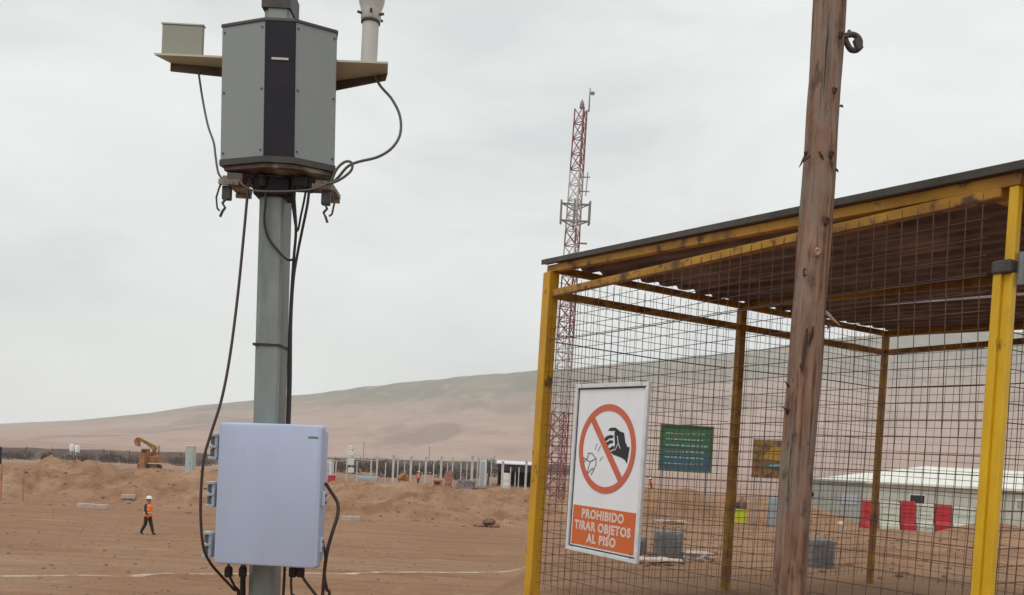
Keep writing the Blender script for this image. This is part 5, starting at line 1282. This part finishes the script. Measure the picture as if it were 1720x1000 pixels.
# long white tent building and grey cabin
WYB = 43.0
e0, e1 = at(1452, 812, WYB), at(1990, 838, WYB); rz0 = at(1600, 797, WYB).z + .12; ze = .5 * (e0.z + at(1720, 818, WYB).z); xa, xb_ = e0.x, e1.x; gB = -1.6
tent = thing('site_building', 'long low white roofed building behind the red and white barriers', 'building', (.5 * (xa + xb_), WYB + 3, gB))
xr = at(1600, 800, WYB).x
MB().add([(xa - .2, WYB - .2, ze), (xb_, WYB - .2, ze), (xb_, WYB + 6.2, ze), (xa - .2, WYB + 6.2, ze), (xr, WYB + 3, rz0 + .25), (xb_, WYB + 3, rz0 + .25), (xa - .2, WYB - .2, ze - .1), (xb_, WYB - .2, ze - .1), (xb_, WYB + 6.2, ze - .1), (xa - .2, WYB + 6.2, ze - .1)],
         [(0, 1, 5, 4), (1, 2, 5), (2, 3, 4, 5), (3, 0, 4), (0, 6, 7, 1), (1, 7, 8, 2), (2, 8, 9, 3), (3, 9, 6, 0), (6, 9, 8, 7)]).build('roof', M['tent_roof'], tent)
npan = 9; pw = (xb_ - xa) / npan
for k in range(npan):
    MB().box((xa + pw * (k + .5), WYB + .05, (gB + ze) / 2 - .06), (pw - .03, .1, ze - gB - .12)).build('wall_panel', M['tent_wall'], tent)
MB().box((xa + .06, WYB + 3, (gB + ze) / 2 - .06), (.1, 5.8, ze - gB - .12)).build('wall_panel', M['tent_wall'], tent)
for k in (1, 3, 4, 6): 
    wn = MB().box((xa + pw * (k + .5), WYB - .015, ze - .75), (.8, .04, .5)).build('window', M['white'], tent); MB().box((xa + pw * (k + .5), WYB - .04, ze - .75), (.68, .02, .38)).build('pane', M['glass'] if k == 1 else M['cabin_grey'], wn)
cabg = thing('grey_cabin', 'pale grey green cabin left of the white roofed building', 'cabin', tuple(at(1420, 860, 40)))
a, b = at(1392, 809, 40), at(1452, 812, 40)
MB().box((.5 * (a.x + b.x), 41.2, (gB + a.z) / 2), (b.x - a.x, 2.2, a.z - gB), bev=.02).build('body', M['cabin_grey'], cabg)
MB().box((.5 * (a.x + b.x), 41.2, a.z + .04), (b.x - a.x + .15, 2.4, .08)).build('roof', M['cabin_grey'], cabg)
MB().box((.5 * (a.x + b.x) + .2, 40.08, a.z - .75), (.7, .04, .45)).build('window', M['hinge'], cabg)
# cone
p = at(1411, 890, 25.5); g = gz(p.x, 25.5)
t = thing('traffic_cone', 'faded orange traffic cone left of the red barrier panel', 'cone', (p.x, 25.5, g))
MB().box((p.x, 25.5, g + .02), (.30, .30, .04), bev=.01).build('base', M['cone'], t)
MB().lathe([(.12, g + .04), (.03, g + .5)], 16, (p.x, 25.5, 0)).build('body', M['cone'], t, 40)
MB().lathe([(.088, g + .22), (.066, g + .32)], 16, (p.x, 25.5, 0)).build('reflective_band', M['silver_tape'], t, 40)
# black hose on the ground inside the cage's far end
hp = [at(1345, 994, 7.2), at(1380, 998, 7.1), at(1412, 996, 7.2), at(1450, 1001, 7.05)]
tag(MB().tube(catmull([(q.x, q.y, gz(q.x, q.y) + .02) for q in hp]), .022, 8).build('rubber_hose', M['black'], None, 60), 'black rubber hose lying on the ground right of the wooden pole foot', 'hose')

# ------------------------------------------------------------------ loose stones
def stones():
    rnd = random.Random(21); mb = MB()
    ico = bmesh.new(); bmesh.ops.create_icosphere(ico, subdivisions=1, radius=1); iv = [v.co.copy() for v in ico.verts]; iff = [[v.index for v in f.verts] for f in ico.faces]; ico.free()
    pts = []
    for _ in range(600): 
        y = rnd.uniform(56, 70); pts.append((rnd.uniform(-.62, .12) * y, y, rnd.choice((.04, .05, .06, .08, .13))))
    for _ in range(500):
        y = rnd.uniform(8.6, 30); pts.append((rnd.uniform(.12, .6) * y, y, rnd.choice((.015, .02, .03, .05))))
    for _ in range(1300):
        y = rnd.uniform(24, 57); pts.append((rnd.uniform(-.6, .03) * y, y, rnd.choice((.02, .025, .03, .04, .06))))
    Z = ground_z(np.array([q[0] for q in pts]), np.array([q[1] for q in pts]))
    for (x, y, s), z in zip(pts, Z):
        k = Vector((rnd.uniform(.7, 1.3), rnd.uniform(.7, 1.3), rnd.uniform(.45, .8))) * s
        mb.add([Vector((x + v.x * k.x * rnd.uniform(.8, 1.15), y + v.y * k.y * rnd.uniform(.8, 1.15), z + v.z * k.z + .15 * s)) for v in iv], iff)
    o = mb.build('loose_stones', M['rock']); stuff(o); tag(o, 'loose stones scattered over the dirt and heaps', 'stones')
stones()

# ------------------------------------------------------------------ haze over the plain
hz = bpy.data.materials.new('thin coastal haze'); hz.use_nodes = True; t = hz.node_tree; t.nodes.clear()
ho = t.nodes.new('ShaderNodeOutputMaterial'); pv2 = t.nodes.new('ShaderNodeVolumePrincipled')
pv2.inputs['Color'].default_value = (0.93, 0.95, 0.96, 1); pv2.inputs['Density'].default_value = 0.00021; pv2.inputs['Anisotropy'].default_value = 0.1
t.links.new(pv2.outputs[0], ho.inputs['Volume'])
o = MB().box((1150, 0, 190), (10900, 7300, 412)).build('haze', hz); stuff(o); tag(o, 'thin pale haze in the air over the plain', 'haze')
